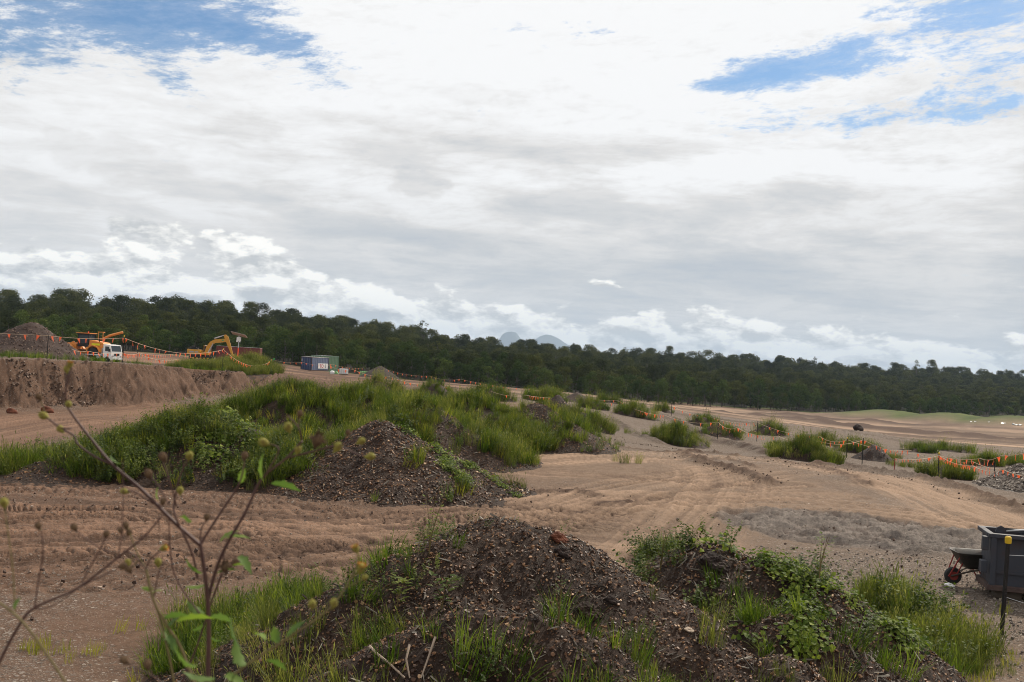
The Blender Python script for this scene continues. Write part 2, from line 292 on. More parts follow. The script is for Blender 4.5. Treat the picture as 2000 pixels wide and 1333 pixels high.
class MB:
    """collects boxes, bars, tubes, prisms into one mesh"""
    def __init__(s): s.v = []; s.f = []; s.k = 0; s.mi = []
    def add(s, vs, fs, mi=0):
        k = len(s.v); s.v += [tuple(p) for p in vs]; s.f += [tuple(i + k for i in f) for f in fs]; s.mi += [mi] * len(fs); return s
    def box(s, a, b, mi=0, bev=0.0):
        x0, y0, z0 = [min(p, q) for p, q in zip(a, b)]; x1, y1, z1 = [max(p, q) for p, q in zip(a, b)]
        if bev <= 0:
            vs = [(x, y, z) for x in (x0, x1) for y in (y0, y1) for z in (z0, z1)]
            fs = [(0, 1, 3, 2), (4, 6, 7, 5), (0, 4, 5, 1), (2, 3, 7, 6), (0, 2, 6, 4), (1, 5, 7, 3)]
            return s.add(vs, fs, mi)
        bm = bmesh.new(); bmesh.ops.create_cube(bm, size=1.0)
        for v in bm.verts: v.co = Vector(((x0 + x1) / 2 + v.co.x * (x1 - x0), (y0 + y1) / 2 + v.co.y * (y1 - y0), (z0 + z1) / 2 + v.co.z * (z1 - z0)))
        bmesh.ops.bevel(bm, geom=bm.edges[:], offset=bev, segments=2, affect='EDGES', profile=0.6)
        bm.verts.index_update(); s.add([v.co for v in bm.verts], [[v.index for v in f.verts] for f in bm.faces], mi); bm.free(); return s
    def prism(s, pts, axis, a, b, mi=0):
        """polygon pts in the two other axes, extruded from a to b along axis"""
        n = len(pts)
        def mk(p, t): return (t, p[0], p[1]) if axis == 0 else (p[0], t, p[1]) if axis == 1 else (p[0], p[1], t)
        vs = [mk(p, a) for p in pts] + [mk(p, b) for p in pts]
        return s.add(vs, [tuple(range(n))[::-1], tuple(range(n, 2 * n))] + [(i, (i + 1) % n, n + (i + 1) % n, n + i) for i in range(n)], mi)
    def tube(s, pts, r, seg=6, mi=0, cap=True):
        pts = [Vector(p) for p in pts]; n = len(pts); rs = r if isinstance(r, (list, tuple)) else [r] * n
        vs = []; u = None
        for i, p in enumerate(pts):
            t = (pts[min(i + 1, n - 1)] - pts[max(i - 1, 0)]).normalized()
            if u is None: u = t.orthogonal().normalized()
            u = (u - t * u.dot(t)).normalized(); w = t.cross(u)
            for k in range(seg):
                a = 2 * math.pi * k / seg; vs.append(p + (u * math.cos(a) + w * math.sin(a)) * rs[i])
        fs = [(i * seg + k, i * seg + (k + 1) % seg, (i + 1) * seg + (k + 1) % seg, (i + 1) * seg + k) for i in range(n - 1) for k in range(seg)]
        if cap: fs += [tuple(range(seg))[::-1], tuple(range((n - 1) * seg, n * seg))]
        return s.add(vs, fs, mi)
    def lathe(s, prof, c=(0, 0, 0), axis=(0, 0, 1), seg=20, mi=0):
        """profile [(radius, along-axis)]"""
        ax = Vector(axis).normalized(); u = ax.orthogonal().normalized(); w = ax.cross(u); c = Vector(c); vs = []
        for r_, t in prof:
            for k in range(seg):
                a = 2 * math.pi * k / seg; vs.append(c + ax * t + (u * math.cos(a) + w * math.sin(a)) * max(r_, 1e-4))
        n = len(prof)
        fs = [(i * seg + k, i * seg + (k + 1) % seg, (i + 1) * seg + (k + 1) % seg, (i + 1) * seg + k) for i in range(n - 1) for k in range(seg)]
        fs += [tuple(range(seg))[::-1], tuple(range((n - 1) * seg, n * seg))]
        return s.add(vs, fs, mi)
    def mesh(s, name, m, smooth=False):
        me = bpy.data.meshes.new(name); me.from_pydata(s.v, [], s.f)
        for q in (m if isinstance(m, (list, tuple)) else [m]): me.materials.append(q)
        me.polygons.foreach_set('material_index', s.mi); me.polygons.foreach_set('use_smooth', [smooth] * len(s.f))
        bm = bmesh.new(); bm.from_mesh(me); bmesh.ops.recalc_face_normals(bm, faces=bm.faces); bm.to_mesh(me); bm.free()
        if smooth:
            try: me.set_sharp_from_angle(angle=R(38))
            except Exception: pass
        me.update(); return me
    def build(s, name, m, parent=None, smooth=False, loc=None): return mobj(name, s.mesh(name, m, smooth), parent, loc)
def copy_tree(o, parent=None):
    c = o.copy(); COL.objects.link(c)
    if parent is not None: c.parent = parent
    for ch in list(o.children): copy_tree(ch, c)
    return c

# ---------------------------------------------------------------- numpy noise
def _h(ix, iy, s):
    n = (ix.astype(np.int64) * 374761393 + iy.astype(np.int64) * 668265263 + s * 974634777) & 0xFFFFFFFF
    n = ((n ^ (n >> 13)) * 1274126177) & 0xFFFFFFFF
    return ((n ^ (n >> 16)) & 0xFFFF) / 65535.0
def vn(x, y, s=0):
    x = np.asarray(x, float); y = np.asarray(y, float); x, y = np.broadcast_arrays(x, y)
    ix = np.floor(x); iy = np.floor(y); fx = x - ix; fy = y - iy
    fx = fx * fx * (3 - 2 * fx); fy = fy * fy * (3 - 2 * fy)
    a = _h(ix, iy, s); b = _h(ix + 1, iy, s); c = _h(ix, iy + 1, s); d = _h(ix + 1, iy + 1, s)
    return (a * (1 - fx) + b * fx) * (1 - fy) + (c * (1 - fx) + d * fx) * fy
def fbm(x, y, sc=1.0, oct=4, s=0, g=0.5):
    v = 0; a = 1.0; t = 0
    for i in range(oct):
        v = v + a * vn(np.asarray(x) * sc + 17.3 * i, np.asarray(y) * sc - 9.1 * i, s + i); t += a; a *= g; sc *= 2.03
    return v / t
def sst(x, a, b):
    t = np.clip((np.asarray(x, float) - a) / (b - a), 0, 1); return t * t * (3 - 2 * t)

# ---------------------------------------------------------------- terrain height
HZ = lambda px: HC + (px - 1000) * math.tan(ROLL)
ctrl = []
for a in (-75, -50, -32, -16, 0, 16, 32, 50, 75):
    for d in (1, 3, 7, 14, 24): ctrl.append((math.tan(R(a)) * d if abs(a) < 60 else math.sin(R(a)) * d * 2, d, 0.0))
    ctrl.append((math.sin(R(a)) * 10, -8, 0.0))
for px, d, z in ((0, 45, 0), (300, 45, 0), (600, 45, 0), (900, 45, 0), (1150, 46, 0), (1400, 42, 0), (1600, 40, -0.05), (1750, 39, -0.1), (1500, 50, -0.5), (1900, 34, -0.1), (2100, 34, -0.3),
                 (0, 75, 0), (500, 75, 0), (900, 75, 0), (0, 120, 0), (500, 120, -0.2), (880, 120, 0), (1000, 95, -0.1), (-300, 60, 0), (-300, 140, 0),
                 (1140, 70, -0.7), (1090, 85, -0.25), (1060, 105, -0.4), (1250, 95, -1.1), (1325, 72, -1.8), (1395, 85, -1.8), (1500, 100, -2.3), (1575, 62, -1.7), (1608, 90, -2.2),
                 (1690, 80, -2.3), (1800, 90, -2.65), (1900, 92, -2.7), (1840, 58, -1.8), (1990, 75, -2.4), (1990, 46, -0.9), (2200, 60, -2.0), (1680, 130, -3.0)):
    p = W(px, HZ(px), d); ctrl.append((p.x, p.y, z))
for px, py, d in ((1500, 815, 200), (1300, 797, 250), (1300, 790, 330), (1500, 800, 400), (1700, 850, 150), (1990, 870, 150), (1990, 835, 330), (1800, 818, 420), (1990, 818, 450), (2300, 880, 200), (2300, 835, 420),
                  (1150, 778, 280), (1000, 763, 280), (850, 747, 260), (740, 735, 250), (610, 726, 192), (600, 716, 260), (300, 692, 240), (0, 676, 240), (-300, 660, 240), (2000, 806, 520), (1750, 804, 520), (1150, 772, 200)):
    p = W(px, py, d); ctrl.append(tuple(p))
for px, up_, d in ((-300, 64, 470), (0, 64, 480), (200, 68, 500), (400, 70, 520), (560, 70, 560), (650, 58, 570), (750, 46, 590), (900, 43, 650), (1100, 35, 750), (1300, 34, 820), (1500, 31, 900), (1750, 30, 930), (2000, 33, 950), (2300, 36, 950)):
    p = W(px, HZ(px), d); ctrl.append((p.x, p.y, 3.6 + up_ * d / FPX - 21.0))
for a in (-60, -30, -10, 10, 30, 60):
    for d, z in ((1500, -10), (3500, -25), (12000, -30), (22000, -40)): ctrl.append((math.sin(R(a)) * d, math.cos(R(a)) * d, z))
CT = np.array(ctrl, float)
def warpc(x, y):
    r = np.sqrt(x * x + y * y + 4.0); return np.stack([x / r * 4.0, np.log(r) * 1.6 * np.where(y < 0, 1, 1), y / r * 1.5], -1)
def _tps(r): return r * r * np.log(r + 1e-9)
A_ = warpc(CT[:, 0], CT[:, 1]); n_ = len(A_)
K_ = _tps(np.linalg.norm(A_[:, None] - A_[None], axis=2)) + np.eye(n_) * 0.004
P_ = np.concatenate([np.ones((n_, 1)), A_], 1)
S_ = np.zeros((n_ + 4, n_ + 4)); S_[:n_, :n_] = K_; S_[:n_, n_:] = P_; S_[n_:, :n_] = P_.T
SOL = np.linalg.lstsq(S_, np.concatenate([CT[:, 2], np.zeros(4)]), rcond=None)[0]
def base_h(x, y):
    x = np.asarray(x, float); y = np.asarray(y, float); sh = x.shape; q = warpc(x.ravel(), y.ravel()); out = np.empty(len(q))
    for i in range(0, len(q), 60000):
        qq = q[i:i + 60000]; r = np.sqrt(((qq[:, None] - A_[None]) ** 2).sum(2)); out[i:i + 60000] = _tps(r) @ SOL[:n_] + SOL[n_] + qq @ SOL[n_ + 1:]
    return out.reshape(sh)
# camera bank, then the raised bench on the left
LIP = [W(px, py, d) for px, py, d in ((-700, 660, 38), (-300, 684, 42), (0, 699, 47), (92, 706, 50), (240, 708, 54), (310, 717, 60), (380, 727, 67), (500, 735, 74))]
LIPX = np.array([p.x for p in LIP]); LIPY = np.array([p.y for p in LIP])
EX, EY = LIP[-1].x, LIP[-1].y
def poly_dist(x, y, pts):
    best = np.full(x.shape, 1e9); par = np.zeros(x.shape); sgn = np.ones(x.shape); acc = 0.0
    for (x0, y0), (x1, y1) in zip(pts[:-1], pts[1:]):
        dx, dy = x1 - x0, y1 - y0; L2 = dx * dx + dy * dy; L = math.sqrt(L2)
        t = np.clip(((x - x0) * dx + (y - y0) * dy) / L2, 0, 1); ex = x - x0 - t * dx; ey = y - y0 - t * dy; d = np.sqrt(ex * ex + ey * ey)
        m = d < best; best = np.where(m, d, best); par = np.where(m, acc + t * L, par); sgn = np.where(m, np.sign(dx * (y - y0) - dy * (x - x0)), sgn); acc += L
    return best, par, sgn
LP = list(zip(LIPX, LIPY)); 
def plateau(x, y, detail=True):
    """0..1 mask and height of the raised bench"""
    d, par, sg = poly_dist(x, y, LP); sd = d * sg                      # positive = behind the lip
    right = x - (EX + (y - EY) * (EX / EY))                            # metres right of the view line through the corner
    if detail: sd = sd + (fbm(par, y * 0.0, 0.5, 4, 5) - 0.5) * 1.3 + (fbm(x, y, 1.6, 3, 8) - 0.5) * 0.7
    m = sst(sd, -2.4, 0.1) * 0.35 + 0.65 * np.clip((sd + 1.5) / 1.55, 0, 1)
    m = np.where(y < EY - 0.5, m, np.maximum(m * (right < 0), 0))
    m = m * (1 - sst(right, -1.2, 0.3))
    far = 1 - sst(right, -2, 14)
    m = np.where(y > EY, np.maximum(m, far * sst(y, EY, EY + 10)), m)
    dd = np.sqrt(x * x + y * y); hgt = np.interp(y, [0, 50, 56, 75, 120, 170, 240, 300], [2.35, 2.3, 2.2, 1.5, 0.6, 0.75, 0.3, 0])
    return m, hgt
def ground_h(x, y, detail=False):
    x = np.asarray(x, float); y = np.asarray(y, float)
    m, hg = plateau(x, y, detail)
    z = base_h(x, y) + m * hg
    return z + 2.0 * (1 - sst(np.sqrt(np.minimum(y, 0) ** 2 * 0 + np.maximum(y, 0) ** 2), 2.2, 6.0))
def gz(x, y): return float(ground_h(np.array([x]), np.array([y]))[0])
def G(px, py):
    """where the ray through a photo pixel meets the ground"""
    d = ray(px, py); ys = np.concatenate([np.linspace(5, 80, 600), np.linspace(80.3, 600, 900)])
    xs = ys * d.x / d.y; zs = H + ys * d.z / d.y; g = ground_h(xs, ys); i = int(np.argmax(zs < g))
    return Vector((xs[i], ys[i], g[i]))

# ---------------------------------------------------------------- ground mesh
def smooth_path(pts, n=12):
    P = [pts[0]] + pts + [pts[-1]]; out = []
    for i in range(1, len(P) - 2):
        for k in range(n):
            t = k / n; a, b, c, d = [np.array(P[i + j], float) for j in (-1, 0, 1, 2)]
            out.append(0.5 * ((2 * b) + (-a + c) * t + (2 * a - 5 * b + 4 * c - d) * t * t + (-a + 3 * b - 3 * c + d) * t ** 3))
    out.append(np.array(pts[-1], float)); return out
def plane0(px, py, z=0.0):
    d = ray(px, py); k = (z - H) / d.z; return (d.x * k, d.y * k)
def build_ground():
    tmax = math.tan(R(29.5))
    core = np.linspace(-tmax, tmax, 1250); ang = np.concatenate([np.linspace(-math.pi, -R(29.7), 46), np.arctan(core), np.linspace(R(29.7), math.pi, 46)])
    pyd = np.arange(760, 0, -1.3); rr = 3.6 * FPX / pyd; rr = rr[rr < 420]
    ex = np.arange(43, 82, 0.17); rr = rr[(rr < 43) | (rr > 82)]
    rr = np.concatenate([[0.4, 1.2, 2, 2.6, 3.2, 3.8, 4.4, 5, 5.6, 6.4, 7.4, 8.4], rr[rr > 9.1], ex]); rr.sort()
    rr = np.concatenate([rr, np.geomspace(430, 21000, 58)])
    AN, RR = np.meshgrid(ang, rr, indexing='ij'); AN = AN.T; RR = RR.T      # rows = radius
    inner = np.abs(AN) < R(60); cosv = np.where(inner, np.cos(AN), 0.5)
    Xg = np.sin(AN) * RR / np.where(inner, cosv, np.cos(R(60)));
    Yg = np.cos(AN) * RR / np.where(inner, cosv, np.cos(R(60)))
    sh = Xg.shape
    Zg = ground_h(Xg, Yg, True)
    m, hg = plateau(Xg, Yg, True); D = Yg
    near = (Yg > 5) & (Yg < 130) & (np.abs(AN) < R(31))
    x = Xg[near]; y = Yg[near]
    sand = np.zeros(len(x)); dark = np.zeros(len(x)); grav = np.zeros(len(x)); dz = np.zeros(len(x))
    fade = 1 - sst(y, 60, 110)
    # gravelly by default, patchy
    big = fbm(x, y, 0.12, 4, 1); mid = fbm(x, y, 0.6, 4, 2); fin = fbm(x, y, 4.0, 4, 3)
    grav += sst(big, 0.4, 0.65) * 0.6
    grav += sst(x - (3 + y * 0.05), 0, 7) * (1 - sst(y, 19, 23)) * 0.9          # stony yard at the right front
    grav += sst(x, 0, 8) * sst(y, 33, 42) * 0.9
    dz += (mid - 0.5) * 0.07 + (fin - 0.5) * 0.03 * fade
    paths = [   # (points in photo pixels, half width, sandiness, darkness, tread, seed)
        ([(-500, 1085), (-100, 1078), (300, 1062), (700, 1050), (1000, 1012), (1250, 962), (1450, 930), (1650, 912)], 1.9, 0.45, 0.5, 1.0, 11),
        ([(-500, 1010), (0, 1012), (300, 1008), (700, 1012), (1100, 985), (1400, 985), (1700, 1005), (2200, 1070)], 1.9, 0.55, 0.35, 0.8, 12),
        ([(1050, 905), (1250, 893), (1480, 893), (1640, 917), (1800, 955), (1950, 995), (2300, 1080)], 2.0, 1.1, 0.2, 0.3, 13),
        ([(1000, 1330), (1180, 1160), (1290, 1060), (1370, 985), (1400, 930), (1300, 905), (1150, 900), (1000, 890)], 1.5, 0.5, 0.25, 0.5, 14),
        ([(-400, 880), (-50, 850), (80, 830), (220, 815), (380, 800), (560, 790)], 3.2, 0.5, 0.3, 0.4, 15),
        ([(-300, 980), (-150, 900), (30, 850), (150, 825)], 2.0, 0.4, 0.3, 0.4, 16),
        ([(-500, 1160), (0, 1140), (350, 1120), (620, 1090), (860, 1050)], 1.2, 0.25, 0.6, 1.0, 17),
        ([(1700, 925), (1850, 990), (2000, 1040), (2300, 1120)], 1.6, 1.0, 0.2, 0.2, 18),
        ([(1000, 1060), (1120, 1010), (1250, 985), (1500, 975), (1650, 975)], 1.0, 0.7, 0.35, 0.6, 19),
        ([(1060, 930), (1250, 945), (1420, 960), (1560, 955)], 0.9, 0.5, 0.5, 0.3, 20),
    ]
    for pts, w, sn, dk, tread, sd in paths:
        pl_ = smooth_path([plane0(*p) for p in pts], 8); d, par, sg = poly_dist(x, y, [tuple(q) for q in pl_]); u = d * sg
        wob = (vn(par * 0.15, 0 * par, sd) - 0.5) * 1.2
        u = u + wob * 0.5; msk = 1 - sst(np.abs(u) + (mid - 0.5) * 1.4, w * 0.75, w * 1.25)
        st = fbm(u * 5.0, par * 0.10, 1.0, 4, sd, 0.6); st2 = fbm(u * 11.0, par * 0.35, 1.0, 3, sd + 3, 0.6)
        dz += msk * ((st - 0.5) * 0.10 + (st2 - 0.5) * 0.05) * fade
        lug = np.zeros(len(x))
        for off in (-0.62, -0.22, 0.25, 0.6):
            o = off * w; tm = np.exp(-((u - o) / 0.17) ** 2) * sst(vn(par * 0.22, off * 9 + par * 0, sd), 0.25, 0.55)
            lug += tm * (0.5 + 0.5 * np.sin(par * 2 * math.pi / 0.42 + np.abs(u - o) * 9 + off * 5))
            dz -= tm * 0.035 * fade
        dz -= msk * lug * tread * 0.075 * (1 - sst(y, 30, 48)); dark += msk * lug * tread * 0.45 * (1 - sst(y, 30, 48))
        sand += msk * sn * (0.35 + 0.9 * sst(st, 0.42, 0.66)) ; dark += msk * dk * sst(st2 * 0.5 + st * 0.5, 0.60, 0.42) * 0.9
        grav *= 1 - 0.6 * msk
    rd = sst(y, 14.5, 17) * (1 - sst(y + x * 0.15, 24.5, 27)) * (1 - sst(x, 0, 7))
    w1 = fbm(x, y, 0.35, 3, 81) * 3.0; tr_ = fbm((y + w1) * 2.6, x * 0.12, 1.0, 4, 82, 0.6); lane = vn((y + w1) * 1.7, x * 0.10, 83); ph = (x + np.abs(((y * 1.3 + w1 * .6) % 0.8) - 0.4) * 1.5 + 3 * vn((y + w1) * 1.2, 0 * x, 84)) / 0.34; lg = (2 * sst(np.abs((ph % 1) - 0.5), 0.12, 0.30) - 1) * sst(lane, 0.42, 0.55)
    dz += rd * ((tr_ - 0.5) * 0.12 + lg * 0.034 + (fbm(x, y, 9.0, 3, 85, 0.6) - 0.5) * 0.05); dark += rd * (0.45 * sst(lg, 0.2, -0.6) + 0.6 * sst(tr_, 0.5, 0.36)); sand += rd * 0.7 * sst(tr_, 0.5, 0.66); grav *= 1 - 0.75 * rd
    # clods thrown up in arcs, and the windrow along the sandy road
    for pts, w, hh, sd in (([(1335, 884), (1352, 900), (1400, 915), (1450, 928), (1500, 948)], 0.32, 0.16, 31), ([(1345, 882), (1390, 880), (1440, 886)], 0.25, 0.12, 32), ([(1365, 905), (1420, 900), (1470, 915)], 0.2, 0.08, 37),
                           ([(1600, 900), (1680, 907), (1760, 917), (1830, 938), (1900, 960), (2000, 997), (2150, 1050)], 0.42, 0.26, 33), ([(1480, 885), (1560, 898), (1620, 915), (1700, 950)], 0.5, 0.05, 34),
                           ([(1060, 965), (1120, 967), (1150, 972)], 0.3, 0.06, 35), ([(1180, 985), (1230, 985)], 0.3, 0.06, 36), ([(1180, 870), (1300, 884), (1380, 880)], 0.25, 0.05, 38)):
        pl_ = smooth_path([plane0(*p) for p in pts], 6); d, par, sg = poly_dist(x, y, [tuple(q) for q in pl_])
        k = np.exp(-(d / w) ** 2) * (0.35 + 1.1 * fbm(x, y, 2.2, 3, sd)); dz += k * hh + k * (fbm(x, y, 7.0, 2, sd) - 0.5) * 0.16; dark += k * 1.0; sand -= k * 0.8; grav -= k * 0.5
    # churned grey clay patch in front of the skip
    c = np.array(plane0(1690, 1040)); a1 = np.array(plane0(1890, 1075)) - c
    q = ((x - c[0]) / 3.4) ** 2 + ((y - c[1] - (x - c[0]) * -0.32) / 3.0) ** 2
    clay = 1 - sst(q + (mid - 0.5) * 1.0 + (big - 0.5) * 0.6, 0.75, 1.2)
    cs = fbm((x * 0.8 - y * 0.6) * 1.2, (x * 0.6 + y * 0.8) * 3.2, 1.0, 5, 41, 0.6)
    dark += clay * sst(cs, 0.5, 0.38) * 0.8; dz += clay * ((cs - 0.5) * 0.45 + (fbm(x, y, 5.0, 4, 42, 0.65) - 0.5) * 0.16); sand *= 1 - clay; grav *= 1 - clay * 0.6; dark *= 1 - 0.3 * clay
    # broken edges where the gravel terrace steps down on the right
    for pts, w, hh, sd in (([(1190, 820), (1240, 838), (1290, 850)], 0.5, 0.28, 51), ([(1290, 800), (1380, 835), (1460, 850), (1530, 868), (1570, 885)], 0.5, 0.25, 52), ([(1600, 870), (1680, 885), (1740, 905)], 0.45, 0.2, 53), ([(1320, 812), (1500, 862)], 0.6, 0.2, 54)):
        pl_ = smooth_path([plane0(p[0], p[1], -1.0) for p in pts], 6); d, par, sg = poly_dist(x, y, [tuple(q) for q in pl_])
        k = np.exp(-(d / w) ** 2) * (0.3 + 1.2 * fbm(x, y, 1.8, 3, sd)); dz += k * hh; dark += 0.7 * np.exp(-((d * sg + 0.4) / 0.7) ** 2) * sst(fbm(x, y, 1.2, 3, sd), 0.35, 0.6); grav += k
    sandf = np.zeros(sh); darkf = np.zeros(sh); gravf = np.zeros(sh); greenf = np.zeros(sh); clayf = np.zeros(sh)
    mm = m[near]; onp = sst(mm, 0.9, 1.0); face = sst(mm, 0.02, 0.1) * (1 - sst(mm, 0.95, 1.0))
    dz *= (1 - face)
    fr = fbm(x * 1.0, y * 0.5, 1.3, 5, 61, 0.6); dz += face * ((fr - 0.5) * 0.40 + (fbm(x, y, 5, 3, 62) - 0.5) * 0.2 + (fbm(x * 1.8, y * 0.12, 1.0, 5, 66, 0.7) - 0.5) * 0.55 + (fbm(x, y, 2.4, 4, 67, 0.65) - 0.5) * 0.35)
    dark = dark * (1 - face) + face * (0.15 + 0.9 * sst(fbm(x * 1.8, y * 0.12, 1.0, 4, 66, 0.65), 0.52, 0.36)); grav = grav * (1 - face) + face * 0.10; sand = sand * (1 - face)
    Zg[near] += dz; sandf[near] = sand; darkf[near] = dark; gravf[near] = grav; clayf[near] = clay
    # mid and far field: worked earth in long bands falling to the right
    far = (Yg > 90) & (Yg < 700) & inner; x = Xg[far]; y = Yg[far]
    pxv, pyv = pix(x, y, Zg[far]); fm = sst(y, 90, 130)
    b1 = fbm(x * 0.02, y * 0.12, 1.0, 5, 71, 0.6); b2 = fbm(x * 0.10, y * 0.35, 1.0, 4, 72, 0.6)
    s_ = sst(b1, 0.5, 0.62) * 0.9; d_ = sst(b1, 0.5, 0.38) * 0.9 + sst(b2, 0.5, 0.7) * 0.5; z_ = (b2 - 0.5) * 0.8 * sst(y, 120, 200)
    def band(pts, w, z0):
        P_ = [W(a, b, c_) for a, b, c_ in pts]; d, par, sg = poly_dist(x, y, [(p.x, p.y) for p in P_]); return np.exp(-(d / w) ** 2), par, d * sg
    k, par, _ = band([(1400, 0, 170), (1700, 0, 150), (2100, 0, 138)], 5, 0); d_ += -k * 0.8; s_ += k * 0.9
    k, par, _ = band([(1430, 0, 255), (1600, 0, 225), (1760, 0, 205), (2200, 0, 180)], 6.0, 0); kk = k * (0.2 + 1.4 * fbm(x, y, 0.22, 4, 74)); z_ += kk * 0.8; d_ += kk * 4.5; s_ -= k
    k, par, _ = band([(1580, 0, 330), (1700, 0, 310), (1790, 0, 300)], 9.0, 0); kk = k * (0.2 + 1.4 * fbm(x, y, 0.1, 4, 75)); z_ += kk * 1.0; d_ += kk * 5; s_ -= k
    k, par, _ = band([(1760, 0, 400), (1880, 0, 370), (2000, 0, 350), (2400, 0, 330)], 18.0, 0); z_ += k * 3.6 * (0.8 + 0.4 * fbm(x, y, 0.06, 3, 76)); gr = sst(k, 0.12, 0.5)
    k, par, u_ = band([(1690, 0, 135), (1850, 0, 108), (2050, 0, 88)], 7.5, 0); ru = fbm(u_ * 0.9, par * 0.06, 1.0, 4, 77, 0.6); z_ += k * (ru - 0.5) * 1.2; d_ += k * sst(ru, 0.5, 0.4) * 1.2; s_ += k * sst(ru, 0.52, 0.6)
    Zg[far] += z_ * fm; sandf[far] = sandf[far] * (1 - fm) + s_ * fm; darkf[far] = darkf[far] * (1 - fm) + d_ * fm; greenf[far] = gr
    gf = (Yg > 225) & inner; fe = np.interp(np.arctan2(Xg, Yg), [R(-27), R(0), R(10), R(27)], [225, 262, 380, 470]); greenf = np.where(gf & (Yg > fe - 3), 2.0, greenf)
    # yellow-green film of grass at the left front and on the bench
    co = np.stack([Xg.ravel(), Yg.ravel(), Zg.ravel()], 1); nr, nc = sh
    idx = np.arange(nr * nc).reshape(nr, nc)
    quads = np.stack([idx[:-1, :-1], idx[:-1, 1:], idx[1:, 1:], idx[1:, :-1]], -1).reshape(-1, 4)
    fmk = ((m > 0.03) & (m < 0.985) & (Yg < EY + 2) & (Yg > 30) & (Xg > -60)); isb = (fmk[:-1, :-1] & fmk[1:, 1:]).reshape(-1)
    yard = paint  # keep name local
    def emit(name, q):
        u, inv = np.unique(q, return_inverse=True); me = nmesh(name, co[u], inv.reshape(q.shape).ravel(), np.full(len(q), 4), M['earth'])
        for nm, arrs in (('soil', (sandf, darkf, gravf)), ('cover', (greenf, clayf, m))):
            a = me.color_attributes.new(nm, 'FLOAT_COLOR', 'POINT'); v = np.ones((len(u), 4), np.float32)
            for i, ar in enumerate(arrs): v[:, i] = np.clip(ar.ravel()[u], 0, 2)
            a.data.foreach_set('color', v.ravel())
        return mobj(name, me)
    tag(emit('ground', quads[~isb]), kind='structure'); tag(emit('embankment', quads[isb]), kind='structure')
def earth_mat():
    m, n, b, o = mat('worked_earth'); pos = n.n('ShaderNodeNewGeometry').outputs['Position']
    def att(nm):
        a = n.n('ShaderNodeAttribute', attribute_name=nm); s = n.n('ShaderNodeSeparateColor'); n.link(a.outputs['Color'], s.inputs[0]); return s.outputs
    sa, da, gr = att('soil'); gn, cl, pm = att('cover')
    nb = n.noise(pos, 0.25, 5, 0.6); nf = n.noise(pos, 5.0, 8, 0.7); nff = n.noise(pos, 28.0, 6, 0.7)
    xyz = n.n('ShaderNodeSeparateXYZ'); n.link(pos, xyz.inputs[0]); rightness = n.ss(n.m('SUBTRACT', xyz.outputs[0], n.m('MULTIPLY', xyz.outputs[1], 0.0)), -8.0, 5.0)
    mixv = n.m('ADD', n.m('MULTIPLY', nb, 0.45), n.m('MULTIPLY', nf, 0.55))
    red = n.ramp(mixv, [(0.3, (0.066, 0.038, 0.026)), (0.5, (0.118, 0.070, 0.047)), (0.7, (0.178, 0.108, 0.074))])
    tan = n.ramp(mixv, [(0.3, (0.100, 0.066, 0.045)), (0.5, (0.168, 0.117, 0.083)), (0.7, (0.240, 0.173, 0.126))])
    col = n.mix(rightness, red, tan)
    sandc = n.mix(rightness, (0.245, 0.148, 0.100, 1), (0.325, 0.225, 0.155, 1))
    col = n.mix(n.m('MULTIPLY', sa, 0.8, clamp=True), col, sandc)
    # stones
    v = n.n('ShaderNodeTexVoronoi'); n.link(pos, v.inputs['Vector']); v.inputs['Scale'].default_value = 17; v.inputs['Randomness'].default_value = 1
    v2 = n.n('ShaderNodeTexVoronoi'); n.link(pos, v2.inputs['Vector']); v2.inputs['Scale'].default_value = 45
    stc = n.n('ShaderNodeSeparateColor'); n.link(v.outputs['Color'], stc.inputs[0]); stc2 = n.n('ShaderNodeSeparateColor'); n.link(v2.outputs['Color'], stc2.inputs[0])
    stcol = n.ramp(stc.outputs[0], [(0.0, (0.10, 0.078, 0.062)), (0.55, (0.20, 0.165, 0.138)), (0.9, (0.30, 0.25, 0.21)), (1.0, (0.44, 0.38, 0.32))])
    stcol2 = n.ramp(stc2.outputs[0], [(0.0, (0.11, 0.085, 0.068)), (0.6, (0.21, 0.175, 0.145)), (1.0, (0.36, 0.30, 0.25))])
    m1 = n.m('MULTIPLY', n.ss(n.m('SUBTRACT', 1.0, v.outputs['Distance']), 0.50, 0.62), n.ss(n.m('ADD', stc.outputs[1], gr), 0.95, 1.15))
    m2 = n.m('MULTIPLY', n.ss(n.m('SUBTRACT', 1.0, v2.outputs['Distance']), 0.45, 0.6), n.ss(n.m('ADD', stc2.outputs[1], gr), 0.75, 1.0))
    gravc = n.mix(n.m('MULTIPLY', gr, 0.55, clamp=True), col, n.mix(n.m('MULTIPLY', n.m('SUBTRACT', 1.0, rightness), 0.6), n.ramp(mixv, [(0.3, (0.095, 0.072, 0.056)), (0.7, (0.195, 0.150, 0.118))]), (0.10, 0.062, 0.045, 1)))
    col = n.mix(n.m('MULTIPLY', m2, 0.85), gravc, stcol2); col = n.mix(m1, col, stcol)
    clay = n.ramp(n.noise(pos, 3.0, 7, 0.7), [(0.35, (0.085, 0.075, 0.07)), (0.6, (0.20, 0.175, 0.155)), (0.75, (0.27, 0.235, 0.20))])
    col = n.mix(n.m('MULTIPLY', cl, 0.85, clamp=True), col, clay)
    col = n.mix(n.m('MULTIPLY', da, 0.62, clamp=True), col, n.ramp(nf, [(0.3, (0.045, 0.028, 0.021)), (0.7, (0.105, 0.068, 0.050))]))
